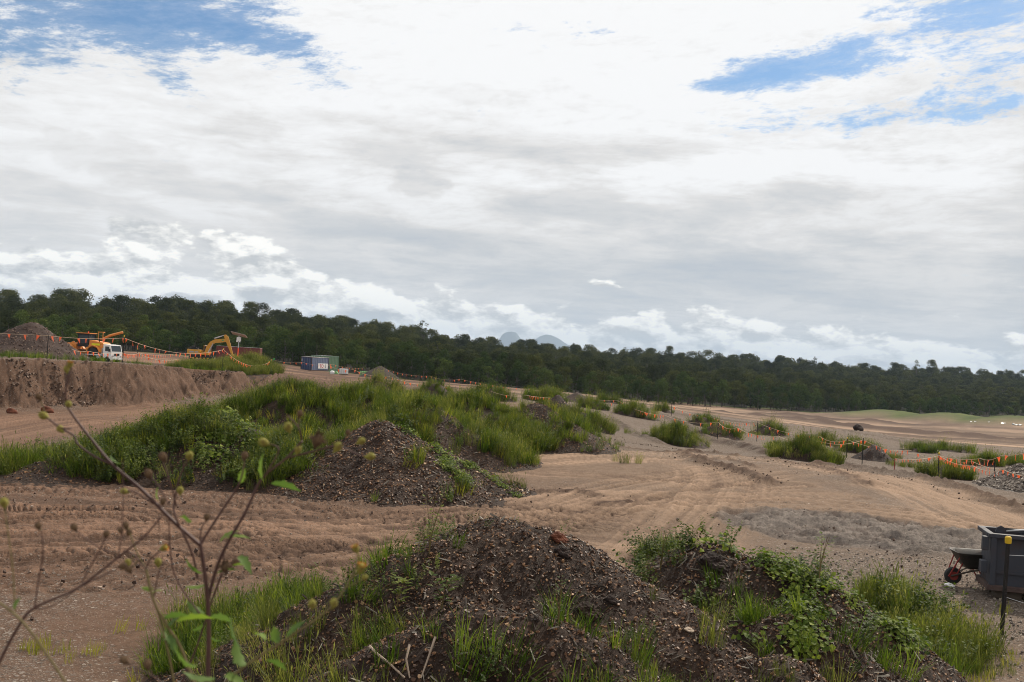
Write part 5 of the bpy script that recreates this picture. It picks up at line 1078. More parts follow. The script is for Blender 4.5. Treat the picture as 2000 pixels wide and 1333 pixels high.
bunting([PPX['b'] + zz_, W(1600, 852, 80), PPX['c'] + zz_, W(1780, 880, 82)], .3, .85, 'orange flags running behind the large bushy mound')
bunting([W(1440, 836, 76), W(1520, 852, 66), W(1600, 862, 64), PPX['d'] + zz_], .25, .85, 'orange flags over the large bushy mound')
bunting([PPX['d'] + zz_, W(1790, 886, 72), W(1900, 902, 70), W(1985, 915, 62)], .25, .8, 'orange flags across the black bare heap')
corner = post_px(1747, 910, 50, 1.0, 'short orange stained post at the left corner of the bunting pen', cap=False, red=True, group=None)
bunting([corner + Vector((0, 0, -.02)), PPX['e'] + zz_], .12, .42, 'dense orange streamer line rising to the picket in the tall grass mound', fs=.62)
bunting([PPX['e'] + zz_, W(1900, 910, 46), W(1960, 918, 42), W(2060, 932, 38)], .15, .5, 'dense orange streamer line falling over the rubble heap', fs=.75)
farp = post_px(2000, 886, 40, 1.3, 'leaning black picket at the right edge behind the rubble heap', lean=(.1, 0), r=.03)
bunting([PPX['e'] + zz_, W(1915, 896, 46), W(1955, 890, 42), W(2050, 868, 37)], .12, 1.05, 'large red orange flags rising to the right frame edge', fs=1.0)
near_post = G(1955, 1243); tp_ = W(1969, 1055, near_post.y); picket(near_post.x, near_post.y, tp_.z - near_post.z, 'tall black picket with bright yellow cap standing in front of the grey skip', lean=((tp_.x - near_post.x) / (tp_.z - near_post.z), 0), r=.032, group=None)
wire = empty('fence_wire', tp_ + Vector((0, 0, -.22)), 0, 'thin slack wire running right from the near picket', 'wire'); wq = MB(); wq.tube([(0, 0, 0), (.8, .15, -.02), (2.0, .4, 0.02)], .005, 5); wq.build('strand', M['steel'], wire)
wq = MB(); wq.tube([(.02, 0, -.62), (.5, .08, -.75), (1.2, .2, -.85)], .004, 5); wq.build('strand', M['steel'], wire)
# short red marker with wound tape
gm = G(1552, 899); o = empty('marker_stake', gm, 0, 'short leaning stake wrapped in orange tape in front of the large bushy mound', 'stake')
q = MB(); q.tube([(0, 0, 0), (.03, 0, .5), (.06, 0, 1.0)], .025, 6); q.tube([(-.3, 0, 0), (-.32, 0, .45)], .02, 6); q.build('stick', M['stick'], o)
q = MB(); q.tube([(-.32, -.01, .45), (-.2, -.02, .2), (-.05, -.02, .3), (.03, -.02, .62)], [.03, .06, .05, .02], 5); q.tube([(-.1, -.02, .3), (0, -.02, .1), (.25, -.05, .02)], [.05, .05, .02], 5); q.build('tape', M['flag'], o)

# ---------------------------------------------------------------- machines on the bench (x = forward axis of each machine)
def base_at(px, D, off=0.0): p = W(px, HZ(px), D); return Vector((p.x, p.y, gz(p.x, p.y) + off))
def wheel(parent, c, rad, w, name='wheel', rim='orange'):
    root = MB().lathe([(rad * .55, -w * .5), (rad * .93, -w * .5), (rad, -w * .3), (rad, w * .3), (rad * .93, w * .5), (rad * .55, w * .5)], (0, 0, 0), (0, 1, 0), 26)
    for k in range(18):                                     # lugs
        a = 2 * math.pi * k / 18; root.box((-.05, -w * .45, rad * .97), (.05, w * .45, rad * 1.035)); vs = root.v[-8:]; root.v[-8:] = [(x * math.cos(a) + z * math.sin(a), y, -x * math.sin(a) + z * math.cos(a)) for x, y, z in vs]
    o = root.build(name, M['black'], parent, True, c); MB().lathe([(rad * .56, -w * .42), (rad * .5, -w * .3), (rad * .2, -w * .3), (rad * .16, -w * .5), (.02, -w * .5)], (0, 0, 0), (0, 1, 0), 20).lathe([(rad * .56, w * .42), (rad * .5, w * .3), (rad * .2, w * .3), (rad * .16, w * .5), (.02, w * .5)], (0, 0, 0), (0, 1, 0), 20).build('rim', M[rim], o, True)
    return o
def loader(loc, rz):
    o = empty('wheel_loader', loc, rz, 'orange articulated wheel loader parked on the bench beside the stockpile', 'loader')
    b = MB().box((-3.1, -.95, 1.0), (-.9, .95, 2.0), 0, .1)
    b.prism([(-3.15, 1.1), (-3.2, 1.9), (-2.9, 2.35), (-1.0, 2.6), (-.9, 1.2)], 1, -.85, .85); b.box((-3.3, -1.0, .8), (-3.0, 1.0, 1.5), 0, .06); b.build('engine_hood', M['orange'], o)
    MB().box((-.95, -.6, .75), (3.0, .6, 1.35), 0, .08).box((1.0, -.7, 1.1), (2.4, .7, 2.1), 0, .1).build('front_frame', M['orange'], o)
    for yy in (-1, 1):
        f = MB(); 
        for xc in (-1.9, 1.9):
            pts = [(xc + math.cos(a) * 1.0, .95 + math.sin(a) * 1.0) for a in np.linspace(.15, 2.99, 9)]; pin = [(xc + math.cos(a) * .88, .95 + math.sin(a) * .88) for a in np.linspace(2.99, .15, 9)]; f.prism(pts + pin, 1, yy * 1.0, yy * 1.45)
        f.build('mudguard', M['orange'], o); MB().box((-2.6, yy * .965, 1.95), (-1.4, yy * .985, 2.2)).build('stripe', M['hivis'], o); MB().box((-.6, yy * .62, 1.2), (.5, yy * 1.1, 1.32)).box((-.5, yy * .7, .7), (.3, yy * 1.05, .8)).build('step', M['black'], o)
    c_ = MB(); c_.box((-.8, -.78, 1.7), (.75, .78, 2.2), 0, .05); c_.box((-.85, -.82, 3.25), (.95, .82, 3.4), 0, .05)
    for x_ in (-.78, .72):
        for y_ in (-.76, .76): c_.box((x_ - .05, y_ - .05, 2.15), (x_ + .05, y_ + .05, 3.28))
    cb = c_.build('cab', M['picket'], o); MB().box((-.74, -.73, 2.2), (.70, .73, 3.24)).build('window', M['glass'], cb); MB().box((-.95, -.88, 3.4), (1.05, .88, 3.5), 0, .03).build('cab_roof', M['orange'], o)
    MB().lathe([(.07, 0), (.09, .1), (.05, .2)], (-.4, .3, 3.5), seg=10).build('beacon', M['flag'], o)
    MB().tube([(-2.2, .5, 2.4), (-2.2, .5, 3.1), (-2.35, .5, 3.2)], .07, 8).build('exhaust', M['black'], o, True)
    for yy in (-.55, .55): MB().prism([(1.1, 2.0), (1.5, 2.35), (2.6, 1.7), (3.6, .75), (3.6, .45), (3.3, .45), (2.4, 1.3), (1.3, 1.8)], 1, yy - .09, yy + .09).build('lift_arm', M['orange'], o)
    MB().prism([(3.45, .25), (3.5, 1.25), (3.9, 1.4), (4.9, .35), (4.95, .2), (3.6, .15)], 1, -1.4, 1.4).build('bucket', M['steel'], o)
    for yy in (-1.25, 1.25):
        for xx in (-1.9, 1.9): wheel(o, (xx, yy * .96, .82), .82, .55)
    return o
def truck(loc, rz):
    o = empty('truck', loc, rz, 'white cab flatbed truck parked in front of the orange loader', 'truck')
    cab = MB(); cab.prism([(1.2, .75), (1.2, 2.75), (1.35, 2.85), (2.75, 2.78), (3.05, 1.75), (3.15, .6), (1.9, .6)], 1, -1.05, 1.05); c_ = cab.build('cab', M['white'], o)
    MB().prism([(3.065, 1.78), (2.80, 2.66), (2.76, 2.66), (3.02, 1.78)], 1, -.92, .92).build('windscreen', M['glass'], c_)
    for yy in (-1, 1): MB().prism([(1.65, 1.75), (1.65, 2.5), (2.5, 2.5), (2.75, 1.75)], 1, yy * 1.052, yy * 1.065).build('side_window', M['glass'], c_); MB().box((2.75, yy * 1.15, 1.7), (2.95, yy * 1.35, 2.2), 0, .03).build('mirror', M['black'], c_)
    for yy in (-.8, .8): MB().box((3.13, yy - .14, .85), (3.19, yy + .14, 1.1), 0, .02).build('headlight', M['steel'], c_)
    MB().box((3.14, -.5, 1.1), (3.165, .5, 1.45)).build('grille', M['black'], c_); MB().box((2.9, -1.08, .42), (3.25, 1.08, .72), 0, .04).build('bumper', M['white'], o)
    MB().box((-3.4, -.45, .65), (2.8, .45, .9)).build('chassis', M['black'], o); MB().box((-3.5, -1.15, .95), (1.05, 1.15, 1.1), 0, .03).box((-.2, -1.17, .55), (.7, -1.0, .95)).build('tray', M['grey'], o)
    for x_ in (-3.4, -1.2, .9):
        for y_ in (-1.1, 1.1): pass
    MB().box((.9, -1.1, 1.1), (1.0, 1.1, 2.2)).build('headboard', M['grey'], o)
    for yy in (-.95, .95):
        for xx in (-2.2, 2.2): wheel(o, (xx, yy, .46), .46, .28, rim='white')
    return o
def crane(loc, rz):
    o = empty('boom_machine', loc, rz, 'orange machine with folded boom half hidden behind the loader and truck', 'machine')
    MB().box((-1.8, -.9, .7), (1.8, .9, 1.5), 0, .1).box((-1.6, -.8, 1.5), (-.2, .8, 2.1), 0, .1).build('body', M['orange'], o)
    MB().tube([(0, 0, 1.5), (.3, 0, 2.8), (1.0, 0, 3.15)], .16, 8).tube([(.9, 0, 3.15), (2.7, 0, 3.75)], .17, 8).build('boom', M['orange'], o); MB().box((-.4, -.5, 2.6), (.3, .5, 2.75)).box((-.4, -.5, 3.55), (.3, .5, 3.65)).box((-.4, -.48, 2.7), (-.32, -.4, 3.6)).box((.2, -.48, 2.7), (.28, -.4, 3.6)).build('guard_frame', M['orange'], o)
    for yy in (-.95, .95):
        for xx in (-1.2, 1.2): wheel(o, (xx, yy, .55), .55, .35)
    return o
def excavator(loc, rz):
    o = empty('excavator', loc, rz, 'yellow tracked excavator with arched boom standing behind the grassy hump', 'excavator')
    for yy in (-1.2, 1.2):
        pts = [(-2.0 + math.cos(a) * .45, .47 + math.sin(a) * .45) for a in np.linspace(math.pi / 2, 3 * math.pi / 2, 8)] + [(2.0 + math.cos(a) * .45, .47 + math.sin(a) * .45) for a in np.linspace(-math.pi / 2, math.pi / 2, 8)]
        t = MB().prism(pts, 1, yy - .3, yy + .3)
        for k in range(22): t.box((-2.15 + k * .2, yy - .31, .915), (-2.08 + k * .2, yy + .31, .95))
        tr = t.build('track', M['black'], o)
        for k in range(5): MB().lathe([(.18, -.04), (.2, 0), (.18, .04)], (-1.5 + k * .75, yy + (.31 if yy > 0 else -.31), .3), (0, 1, 0), 12).build('roller', M['yellow'], tr)
    MB().lathe([(.75, .8), (.75, 1.1)], (0, 0, 0), seg=20).build('turntable', M['black'], o)
    h = MB().box((-2.9, -1.35, 1.1), (-.1, 1.35, 2.15), 0, .12).box((-2.95, -1.2, 1.05), (-2.5, 1.2, 2.2), 0, .15).box((-.1, -1.35, 1.1), (1.6, -.3, 1.6), 0, .05).box((-.1, -.3, 1.05), (1.2, .5, 1.5)); h.build('engine_house', M['yellow'], o)
    MB().box((-2.4, -1.362, 1.45), (-1.5, -1.352, 1.8)).box((-1.3, -1.362, 1.5), (-.6, -1.352, 1.75)).build('side_panel', M['grey'], o)
    MB().box((-2.6, -1.0, 2.2), (-.8, 1.0, 2.5), 0, .05).tube([(-2.3, -.9, 2.45), (-2.3, -.9, 2.75), (-.3, -.9, 2.6)], .06, 6).box((-2.2, -.6, 2.5), (-1.2, .2, 2.75)).build('exhaust_and_filters', M['black'], o)
    c_ = MB().box((.2, .45, 1.35), (1.75, 1.35, 1.75), 0, .05).box((.15, .42, 2.95), (1.7, 1.38, 3.08), 0, .04)
    for x_, z_ in ((.22, 0), (1.6, 0)):
        for y_ in (.5, 1.3): c_.box((x_, y_ - .05, 1.7), (x_ + .1, y_ + .05, 3.0))
    cb = c_.build('cab', M['yellow'], o); MB().box((.3, .5, 1.75), (1.62, 1.29, 2.95)).build('window', M['glass'], cb); MB().box((.4, .6, 3.08), (1.4, 1.2, 3.18), 0, .03).build('cab_roof', M['white'], o)
    def limb(pts, w):
        m_ = MB().prism(pts, 1, -w, w); return m_
    limb([(.5, 1.55), (1.0, 1.4), (2.1, 3.4), (2.6, 3.75), (5.1, 4.15), (5.35, 4.35), (5.2, 4.75), (4.8, 4.85), (2.5, 4.55), (1.6, 4.0), (.9, 3.0)], .24).build('boom', M['yellow'], o)
    limb([(4.3, 5.55), (4.75, 5.75), (5.3, 5.3), (5.9, 3.6), (6.55, 1.5), (6.2, 1.4), (5.2, 3.5), (4.7, 4.6)], .19).build('stick', M['yellow'], o)
    MB().tube([(2.4, 0, 4.75), (3.9, 0, 5.35)], .12, 8).tube([(3.8, 0, 5.3), (4.5, 0, 5.62)], .07, 8).build('stick_cylinder', M['steel'], o, True)
    for yy in (-.36, .36): MB().tube([(1.3, yy, 1.6), (1.75, yy, 2.6)], .11, 8).tube([(1.7, yy, 2.5), (2.25, yy, 3.7)], .065, 8).build('boom_cylinder', M['steel'], o, True)
    MB().box((4.0, -.246, 4.35), (4.4, -.242, 4.6)).build('badge', M['green_bright'], o)
    MB().prism([(6.1, 1.6), (6.7, 1.5), (7.1, .8), (6.6, .15), (5.8, .2), (5.5, .7), (5.9, .75)], 1, -.5, .5).build('bucket', M['yellow'], o); return o
loader(base_at(170, 126), R(170)).scale = (.95, .95, .97)
t_ = truck(base_at(204, 122), R(-28)); t_.scale = (.76, .76, .76); crane(base_at(199, 136), R(10))
e_ = excavator(base_at(396, 168, .1), R(8)); e_.scale = (.78, .78, .78)
# ---- containers
def container(loc, rz, L, Wd, Ht, side, end, frame, label, roof='grey', sign=False, doors=True, corr=True):
    o = empty('shipping_container', loc, rz, label, 'container')
    def wall(x0, x1, y, inward, horiz):                    # corrugated sheet
        m_ = MB(); n = max(4, int(abs(x1 - x0) / .28)); prof = []
        for k in range(n + 1):
            t = x0 + (x1 - x0) * k / n; prof += [(t, 0 if k % 2 else .035)]
        for (a, da), (b, db) in zip(prof[:-1], prof[1:]):
            for u, v in (((a, da), (a + (b - a) * .3, da)), ((a + (b - a) * .3, da), (a + (b - a) * .55, db)), ((a + (b - a) * .55, db), (b, db))):
                P4 = [(u[0], y - inward * u[1], .16), (v[0], y - inward * v[1], .16), (v[0], y - inward * v[1], Ht - .1), (u[0], y - inward * u[1], Ht - .1)]
                m_.add([(p[1], p[0], p[2]) for p in P4] if horiz else P4, [(0, 1, 2, 3)])
        return m_
    s_ = wall(.1, L - .1, -Wd / 2 + .03, -1, False); s_.build('side_wall', M[side], o); wall(.1, L - .1, Wd / 2 - .03, 1, False).build('side_wall', M[side], o)
    wall(-Wd / 2 + .1, Wd / 2 - .1, L - .03, 1, True).build('end_wall', M[side], o)
    fr = MB()
    for x_ in (0, L - .12):
        for y_ in (-Wd / 2, Wd / 2 - .12): fr.box((x_, y_, 0), (x_ + .12, y_ + .12, Ht))
    for y_ in (-Wd / 2 + .01, Wd / 2 - .11): fr.box((.12, y_, .0), (L - .12, y_ + .1, .16)); fr.box((.12, y_, Ht - .1), (L - .12, y_ + .1, Ht - .003))
    for x_ in (.01, L - .11): fr.box((x_, -Wd / 2 + .12, 0), (x_ + .1, Wd / 2 - .12, .16)); fr.box((x_, -Wd / 2 + .12, Ht - .12), (x_ + .1, Wd / 2 - .12, Ht - .003))
    fr.build('frame', M[frame], o); MB().box((.02, -Wd / 2 + .02, Ht - .02), (L - .02, Wd / 2 - .02, Ht + .02)).build('roof', M[roof], o)
    for y0 in (-Wd / 2 + .12, .01):
        d_ = MB().box((.03, y0, .16), (.08, y0 + Wd / 2 - .13, Ht - .12)).build('door', M[end], o); b_ = MB()
        for f in (.3, .7): b_.tube([(.0, y0 + Wd / 2 * f, .12), (.0, y0 + Wd / 2 * f, Ht - .1)], .022, 6); b_.box((-.03, y0 + Wd / 2 * f - .02, 1.0), (.01, y0 + Wd / 2 * f + .25, 1.06))
        b_.build('lock_bar', M['bluegrey' if end == 'navy' else 'steel'], d_)
    return o
cb = base_at(600, 190); cz = container(cb, R(68), 6.06, 2.44, 2.6, 'bluegrey', 'navy', 'rustframe', 'blue shipping container with a white lettered panel on its right side', roof='white')  # one blue paint: sun put into the side colour, shade into the door end
# door end towards the camera's left: place so that the near corner sits at px 614
# rotate: local +x runs away to the right; local -y side faces the camera's right
sg = MB().box((2.2, -1.262, .45), (5.6, -1.248, 1.45)).build('sign_panel', M['white'], cz)
def text_part(parent, s, loc, size, m_, rot=(math.pi / 2, 0, 0), name='lettering'):
    c = bpy.data.curves.new(name, 'FONT'); c.body = s; c.size = size; c.extrude = .004; c.offset = size * .02; t = bpy.data.objects.new(name + '_t', c); COL.objects.link(t); bpy.context.view_layer.update()
    me = bpy.data.meshes.new_from_object(t.evaluated_get(bpy.context.evaluated_depsgraph_get())); bpy.data.objects.remove(t); me.materials.clear(); me.materials.append(M[m_])
    o = mobj(name, me, parent, loc); o.rotation_euler = rot; return o
text_part(sg, 'TO', (2.75, -1.27, .6), .95, 'letter_red'); text_part(sg, 'S', (4.6, -1.27, .6), .95, 'letter_grey')
MB().box((-.01, -1.1 + 2.0, 1.75), (.02, -.6 + 1.7, 2.2)).build('placard', M['grey'], cz)
container(base_at(618, 206, -.1), R(68), 7.0, 2.44, 3.3, 'green', 'green', 'green', 'pale green container standing behind the blue one', roof='steel')
container(base_at(426, 186, .2), R(4), 8.0, 2.44, 2.5, 'maroon', 'navy', 'maroon', 'long low maroon container with pale roof behind the excavator stick', roof='white')
# ---- solar light tower
def light_tower(loc, label):
    o = empty('solar_light_tower', loc, 0, label, 'light tower')
    MB().box((-.9, -.6, .3), (.9, .6, .9), 0, .06).build('trailer_body', M['orange'], o); MB().tube([(0, 0, .9), (0, 0, 2.0)], .09, 8).build('mast_base', M['flag'], o, True); MB().tube([(0, 0, 2.0), (0, 0, 3.7)], .09, 8).build('mast', M['steel'], o, True)
    MB().box((-.35, -.2, 2.95), (.35, .2, 3.5), 0, .03).box((-.35, -.28, 2.8), (-.1, -.2, 3.1)).box((.1, -.28, 2.8), (.35, -.2, 3.1)).build('battery_box', M['white'], o)
    p = MB().box((-1.35, -.75, -.03), (1.35, .75, .03), 0, .01).build('solar_panel', M['panel_back'], o, loc=(0, 0, 3.85)); p.rotation_euler = (R(-14), R(9), 0)
    for k in range(3): MB().box((-1.3 + k * .88, -.7, .032), (-.46 + k * .88, .7, .04)).build('cell', M['dark_cell'], p)
    for yy in (-.65, .65): wheel(o, (0, yy, .32), .32, .18, rim='steel')
    return o
M['panel_back'] = paint('panel_back', (.42, .35, .29), .5, amt=.1); M['dark_cell'] = paint('solar_cells', (.10, .085, .10), .35, amt=.4)
lt_ = light_tower(base_at(466, 176), 'solar panel light tower on a slim mast right of the excavator'); lt_.scale = (1.0, 1.0, 1.28)
# ---- crates, bags and the green machine
def ibc(loc, rz, label, body, w=1.2, h=1.1, L=1.2):
    o = empty('crate', loc, rz, label, 'crate'); MB().box((-L / 2 + .04, -w / 2 + .04, .16), (L / 2 - .04, w / 2 - .04, h - .05), 0, .08).build('tank', M[body], o); f = MB()
    for x_ in np.linspace(-L / 2, L / 2, max(3, int(L / .4)) + 1):
        for y_ in (-w / 2, w / 2): f.box((x_ - .02, y_ - .02, .12), (x_ + .02, y_ + .02, h))
    for z_ in (.2, h * .6, h):
        for y_ in (-w / 2, w / 2): f.box((-L / 2, y_ - .025, z_ - .02), (L / 2, y_ + .025, z_ + .015))
        for x_ in (-L / 2, L / 2): f.box((x_ - .025, -w / 2 + .03, z_ - .018), (x_ + .025, w / 2 - .03, z_ + .013))
    f.build('cage', M['steel' if body != 'lime' else 'green'], o); p = MB()
    for y_ in (-w / 2 + .05, 0, w / 2 - .05): p.box((-L / 2, y_ - .05, 0), (L / 2, y_ + .05, .1))
    p.build('pallet', M['stick'], o); return o
ibc(base_at(674, 186), R(5), 'white caged crate standing right of the blue container', 'white', 1.1, 1.15, 1.6)
ibc(base_at(711, 186), R(4), 'left one of two pale green crates beside the reddish soil pile', 'lime', 1.2, 1.0, 1.15)
ibc(base_at(723.5, 186), R(4), 'right one of two pale green crates beside the reddish soil pile', 'lime', 1.2, 1.0, 1.15)
o = empty('bulk_bag', base_at(655, 186), 0, 'slumped white sheet covered bag between the blue container and the white crate', 'bag'); MB().prism([(-.8, 0), (-.6, .35), (-.2, .5), (.1, .35), (.5, .5), (.8, .1), (.85, 0)], 1, -.5, .5).build('sheet', M['lime'], o); MB().lathe([(.4, 0), (.45, .3), (.3, .55), (.12, .6)], (-.2, -.6, 0), seg=12).build('sack', M['white'], o, True)
o = empty('green_machine', base_at(525, 182), R(20), 'small bright green machine at the right end of the grassy hump', 'machine'); MB().box((-.6, -.4, .3), (.5, .4, .9), 0, .1).prism([(.3, .8), (1.2, 1.4), (1.3, 1.2), (.5, .5)], 1, -.1, .1).prism([(-1.3, 1.2), (-.4, .8), (-.5, .6), (-1.4, .9)], 1, -.3, .3).build('body', M['green_bright'], o)
for x_ in (-.4, .3):
    for y_ in (-.45, .45): wheel(o, (x_, y_, .28), .28, .15, rim='green_bright')
# ---- far debris, boulder
for i, (px, D, sx_, lb) in enumerate(((1905, 335, 3.6, 'largest heap of white rubble below the green berm'), (1935, 333, 1.2, 'small white rubble lump between two larger ones below the berm'), (1962, 330, 1.6, 'white block of rubble right of the small lump'), (1985, 327, 4.0, 'long pale slab of rubble at the right edge below the berm'))):
    b = base_at(px, D, .2); m_ = MB()
    for k in range(6): x_ = random.uniform(-.5, .5) * sx_; m_.add(*[(lambda c: ([Vector(v.co) * random.uniform(.4, 1.0) + Vector((x_, random.uniform(-.5, .5), .5)) for v in c.verts], [[v.index for v in f.verts] for f in c.faces]))(bm) for bm in [bmesh.new()] if (bmesh.ops.create_icosphere(bm, subdivisions=1, radius=.9) or True) and (bm.verts.index_update() or True)][0])
    o = m_.build('rubble', M['white' if i != 3 else 'grey'], None, False, b); tag(o, lb, 'rubble', None)
bl_ = base_at(1681, 128); bm = bmesh.new(); bmesh.ops.create_icosphere(bm, subdivisions=3, radius=.62)
for v in bm.verts: v.co *= 1 + .35 * mnoise.noise(v.co * 1.6); v.co.z *= .85
me = bpy.data.meshes.new('boulder'); bm.to_mesh(me); bm.free(); me.materials.append(M['darkdirt']); tag(mobj('boulder', me, None, bl_ + Vector((0, 0, .4))), 'lone dark boulder at the edge of the smooth slope', 'boulder')
# dark red clods on the left of the bank foot
for px, py, lb, s_ in ((92, 800, 'reddish clod at the bank foot, right one of two', .2), (22, 802, 'reddish clod at the bank foot near the left edge', .17)):
    g = G(px, py + 6); bm = bmesh.new(); bmesh.ops.create_icosphere(bm, subdivisions=3, radius=s_)
    for v in bm.verts: v.co *= 1 + .5 * mnoise.noise(v.co * 5); v.co.x *= 1.5
    me = bpy.data.meshes.new('clod'); bm.to_mesh(me); bm.free(); me.materials.append(M['rust']); tag(mobj('dirt_clod', me, None, g + Vector((0, 0, s_ * .4))), lb, 'clod')

# ---------------------------------------------------------------- skip bin
def skip():
    g = G(1900, 1165); g = Vector((g.x, g.y, gz(g.x, g.y))); tl = W(1911, 1040, g.y); Hh = tl.z - g.z - .20
    o = empty('skip_bin', (g.x + .19, g.y - .15, g.z), R(-14), 'blue grey steel skip bin cut by the right edge of the yard', 'skip bin')
    L, Wd, z0 = 3.8, .85, .16; z1 = z0 + Hh
    MB().box((0.03, 0.03, z0), (L - .03, .05, z1)).build('side_panel', M['binblue'], o); MB().box((0.03, Wd - .05, z0), (L - .03, Wd - .03, z1)).build('side_panel', M['binblue'], o)
    MB().box((0.03, .05, z0), (.05, Wd - .05, z1)).build('end_panel', M['binblue'], o); MB().box((L - .05, .05, z0), (L - .03, Wd - .05, z1)).build('end_panel', M['binblue'], o)
    MB().box((.05, .05, z0), (L - .05, Wd - .05, z0 + .03)).build('floor_plate', M['rustframe'], o)
    r_ = MB(); r_.box((-.04, -.05, z1 - .01), (L + .04, .06, z1 + .06), 0, .012).box((-.04, Wd - .06, z1 - .01), (L + .04, Wd + .05, z1 + .06), 0, .012).box((-.045, .06, z1 - .008), (.06, Wd - .06, z1 + .058), 0, .012).box((L - .06, .06, z1 - .008), (L + .045, Wd - .06, z1 + .058), 0, .012); r_.build('top_rail', M['binblue'], o)
    r_ = MB(); r_.box((-.03, -.045, z0 - .02), (L + .03, .03, z0 + .07), 0, .01).box((-.03, Wd - .03, z0 - .02), (L + .03, Wd + .045, z0 + .07), 0, .01).box((-.03, .03, z0 - .018), (.03, Wd - .03, z0 + .068)); r_.build('bottom_rail', M['rustframe'], o)
    for x_ in (.0, 1.02, 2.0, 3.0, L - .09): MB().box((x_, -.04, z0 + .07), (x_ + .09, .03, z1 - .012), 0, .008).build('rib', M['binblue'], o)
    MB().box((.09, .0, z0 + .27), (1.0, .03, z0 + .31)).box((1.11, .0, z0 + .25), (1.98, .03, z0 + .29)).build('seam_strip', M['binblue'], o)
    MB().box((-.13, .02, z0 + .26), (-.03, .22, z0 + .46), 0, .01).box((-.13, -.02, z1 - .24), (-.03, .1, z1 + .0), 0, .015).build('hinge_bracket', M['binblue'], o)
    MB().prism([(.12, z1 + .06), (.14, z1 + .13), (.21, z1 + .17), (.28, z1 + .13), (.30, z1 + .06)], 1, .25, .29).build('lug', M['binblue'], o)
    MB().tube([(.3 + t * 3.2, .3, z1 + .08 + .16 * math.sin(math.pi * min(1, t * 1.0))) for t in np.linspace(0, 1, 18)], .018, 7).build('hoop', M['steel'], o, True)
    MB().tube([(.25 + t * 3.2, .3 + t * .3, z1 + .12 - .06 * t) for t in np.linspace(0, 1, 8)], .016, 6).build('cover_bar', M['black'], o, True)
    for x_ in (.12, 1.2, 2.6):
        MB().box((x_, .06, 0.0), (x_ + .42, .36, z0 - .02), 0, .015).box((x_, .52, 0.0), (x_ + .42, .82, z0 - .02), 0, .015).build('foot_block', M['stick' if x_ < 1 else 'black'], o)
    return o
skip()
def barrow():
    g = G(1860, 1143); o = empty('wheelbarrow', (g.x, g.y, gz(g.x, g.y)), R(-4), 'red framed wheelbarrow with black tray parked against the skip bin', 'wheelbarrow')
    rad = .165; w = MB(); w.lathe([(.06, -.05), (.11, -.055), (.15, -.045), (rad, -.02), (rad, .02), (.15, .045), (.11, .055), (.06, .05)], (0, 0, 0), (0, 1, 0), 28); wh = w.build('wheel', M['black'], o, True, (0, 0, rad)); MB().lathe([(.085, -.058), (.05, -.04), (.02, -.065), (.02, .065), (.05, .04), (.085, .058)], (0, 0, 0), (0, 1, 0), 18).build('rim', M['redframe'], wh, True)
    tr = bmesh.new(); rings = []                               # tray: open tapered basin, double walled
    for z, x0, x1, y, r_ in ((.34, .22, .52, .16, .06), (.46, .10, .72, .24, .10), (.64, .0, .86, .32, .14), (.66, -.03, .89, .345, .15), (.655, .0, .86, .32, .14), (.46, .12, .70, .22, .09), (.36, .24, .50, .14, .05)):
        rg = []
        for cx, cy, a0 in ((x1 - r_, y - r_, 0), (x0 + r_, y - r_, 90), (x0 + r_, -y + r_, 180), (x1 - r_, -y + r_, 270)):
            for k in range(5): a = R(a0 + k * 22.5); rg.append(tr.verts.new((cx + math.cos(a) * r_, cy + math.sin(a) * r_, z)))
        rings.append(rg)
    for a_, b_ in zip(rings[:-1], rings[1:]):
        for i in range(20): tr.faces.new((a_[i], a_[(i + 1) % 20], b_[(i + 1) % 20], b_[i]))
    tr.faces.new(rings[0][::-1]); tr.faces.new(rings[-1]); me = bpy.data.meshes.new('tray'); tr.to_mesh(me); tr.free(); me.materials.append(M['tray']); me.polygons.foreach_set('use_smooth', [True] * len(me.polygons)); mobj('tray', me, o)
    for yy in (-1, 1):
        MB().tube([(-.06, yy * .07, rad), (.30, yy * .15, .30), (.75, yy * .23, .40), (1.25, yy * .27, .52)], .017, 8).build('handle', M['stick'], o, True)
        MB().tube([(.42, yy * .17, .33), (.55, yy * .22, .12), (.62, yy * .23, .0)], .013, 7).tube([(.78, yy * .22, .40), (.68, yy * .23, .15), (.62, yy * .23, .0)], .013, 7).build('leg', M['redframe'], o, True)
        MB().tube([(-.10, yy * .07, rad), (.06, yy * .16, .55)], .013, 7).tube([(.03, yy * .08, rad + .01), (.13, yy * .14, .45)], .012, 7).build('brace', M['redframe'], o, True)
    MB().tube([(-.1, -.08, rad), (-.1, .08, rad)], .016, 8).build('axle_guard', M['redframe'], o, True); MB().tube([(.6, -.23, .08), (.6, .23, .08)], .011, 6).build('cross_bar', M['redframe'], o, True)
    sc_ = (1145 - 1082) * g.y / FPX / .64; o.scale = (sc_,) * 3; return o
barrow()
g = G(1852, 1146); bm = bmesh.new(); bmesh.ops.create_icosphere(bm, subdivisions=3, radius=.07)
for v in bm.verts: v.co *= 1 + .5 * mnoise.noise(v.co * 14); v.co.z *= .6; v.co.x *= 1.2
me = bpy.data.meshes.new('litter'); bm.to_mesh(me); bm.free(); me.materials.append(M['white']); tag(mobj('crumpled_paper', me, None, g + Vector((0, -.05, .035))), 'crumpled white paper lying in front of the wheelbarrow wheel', 'litter')

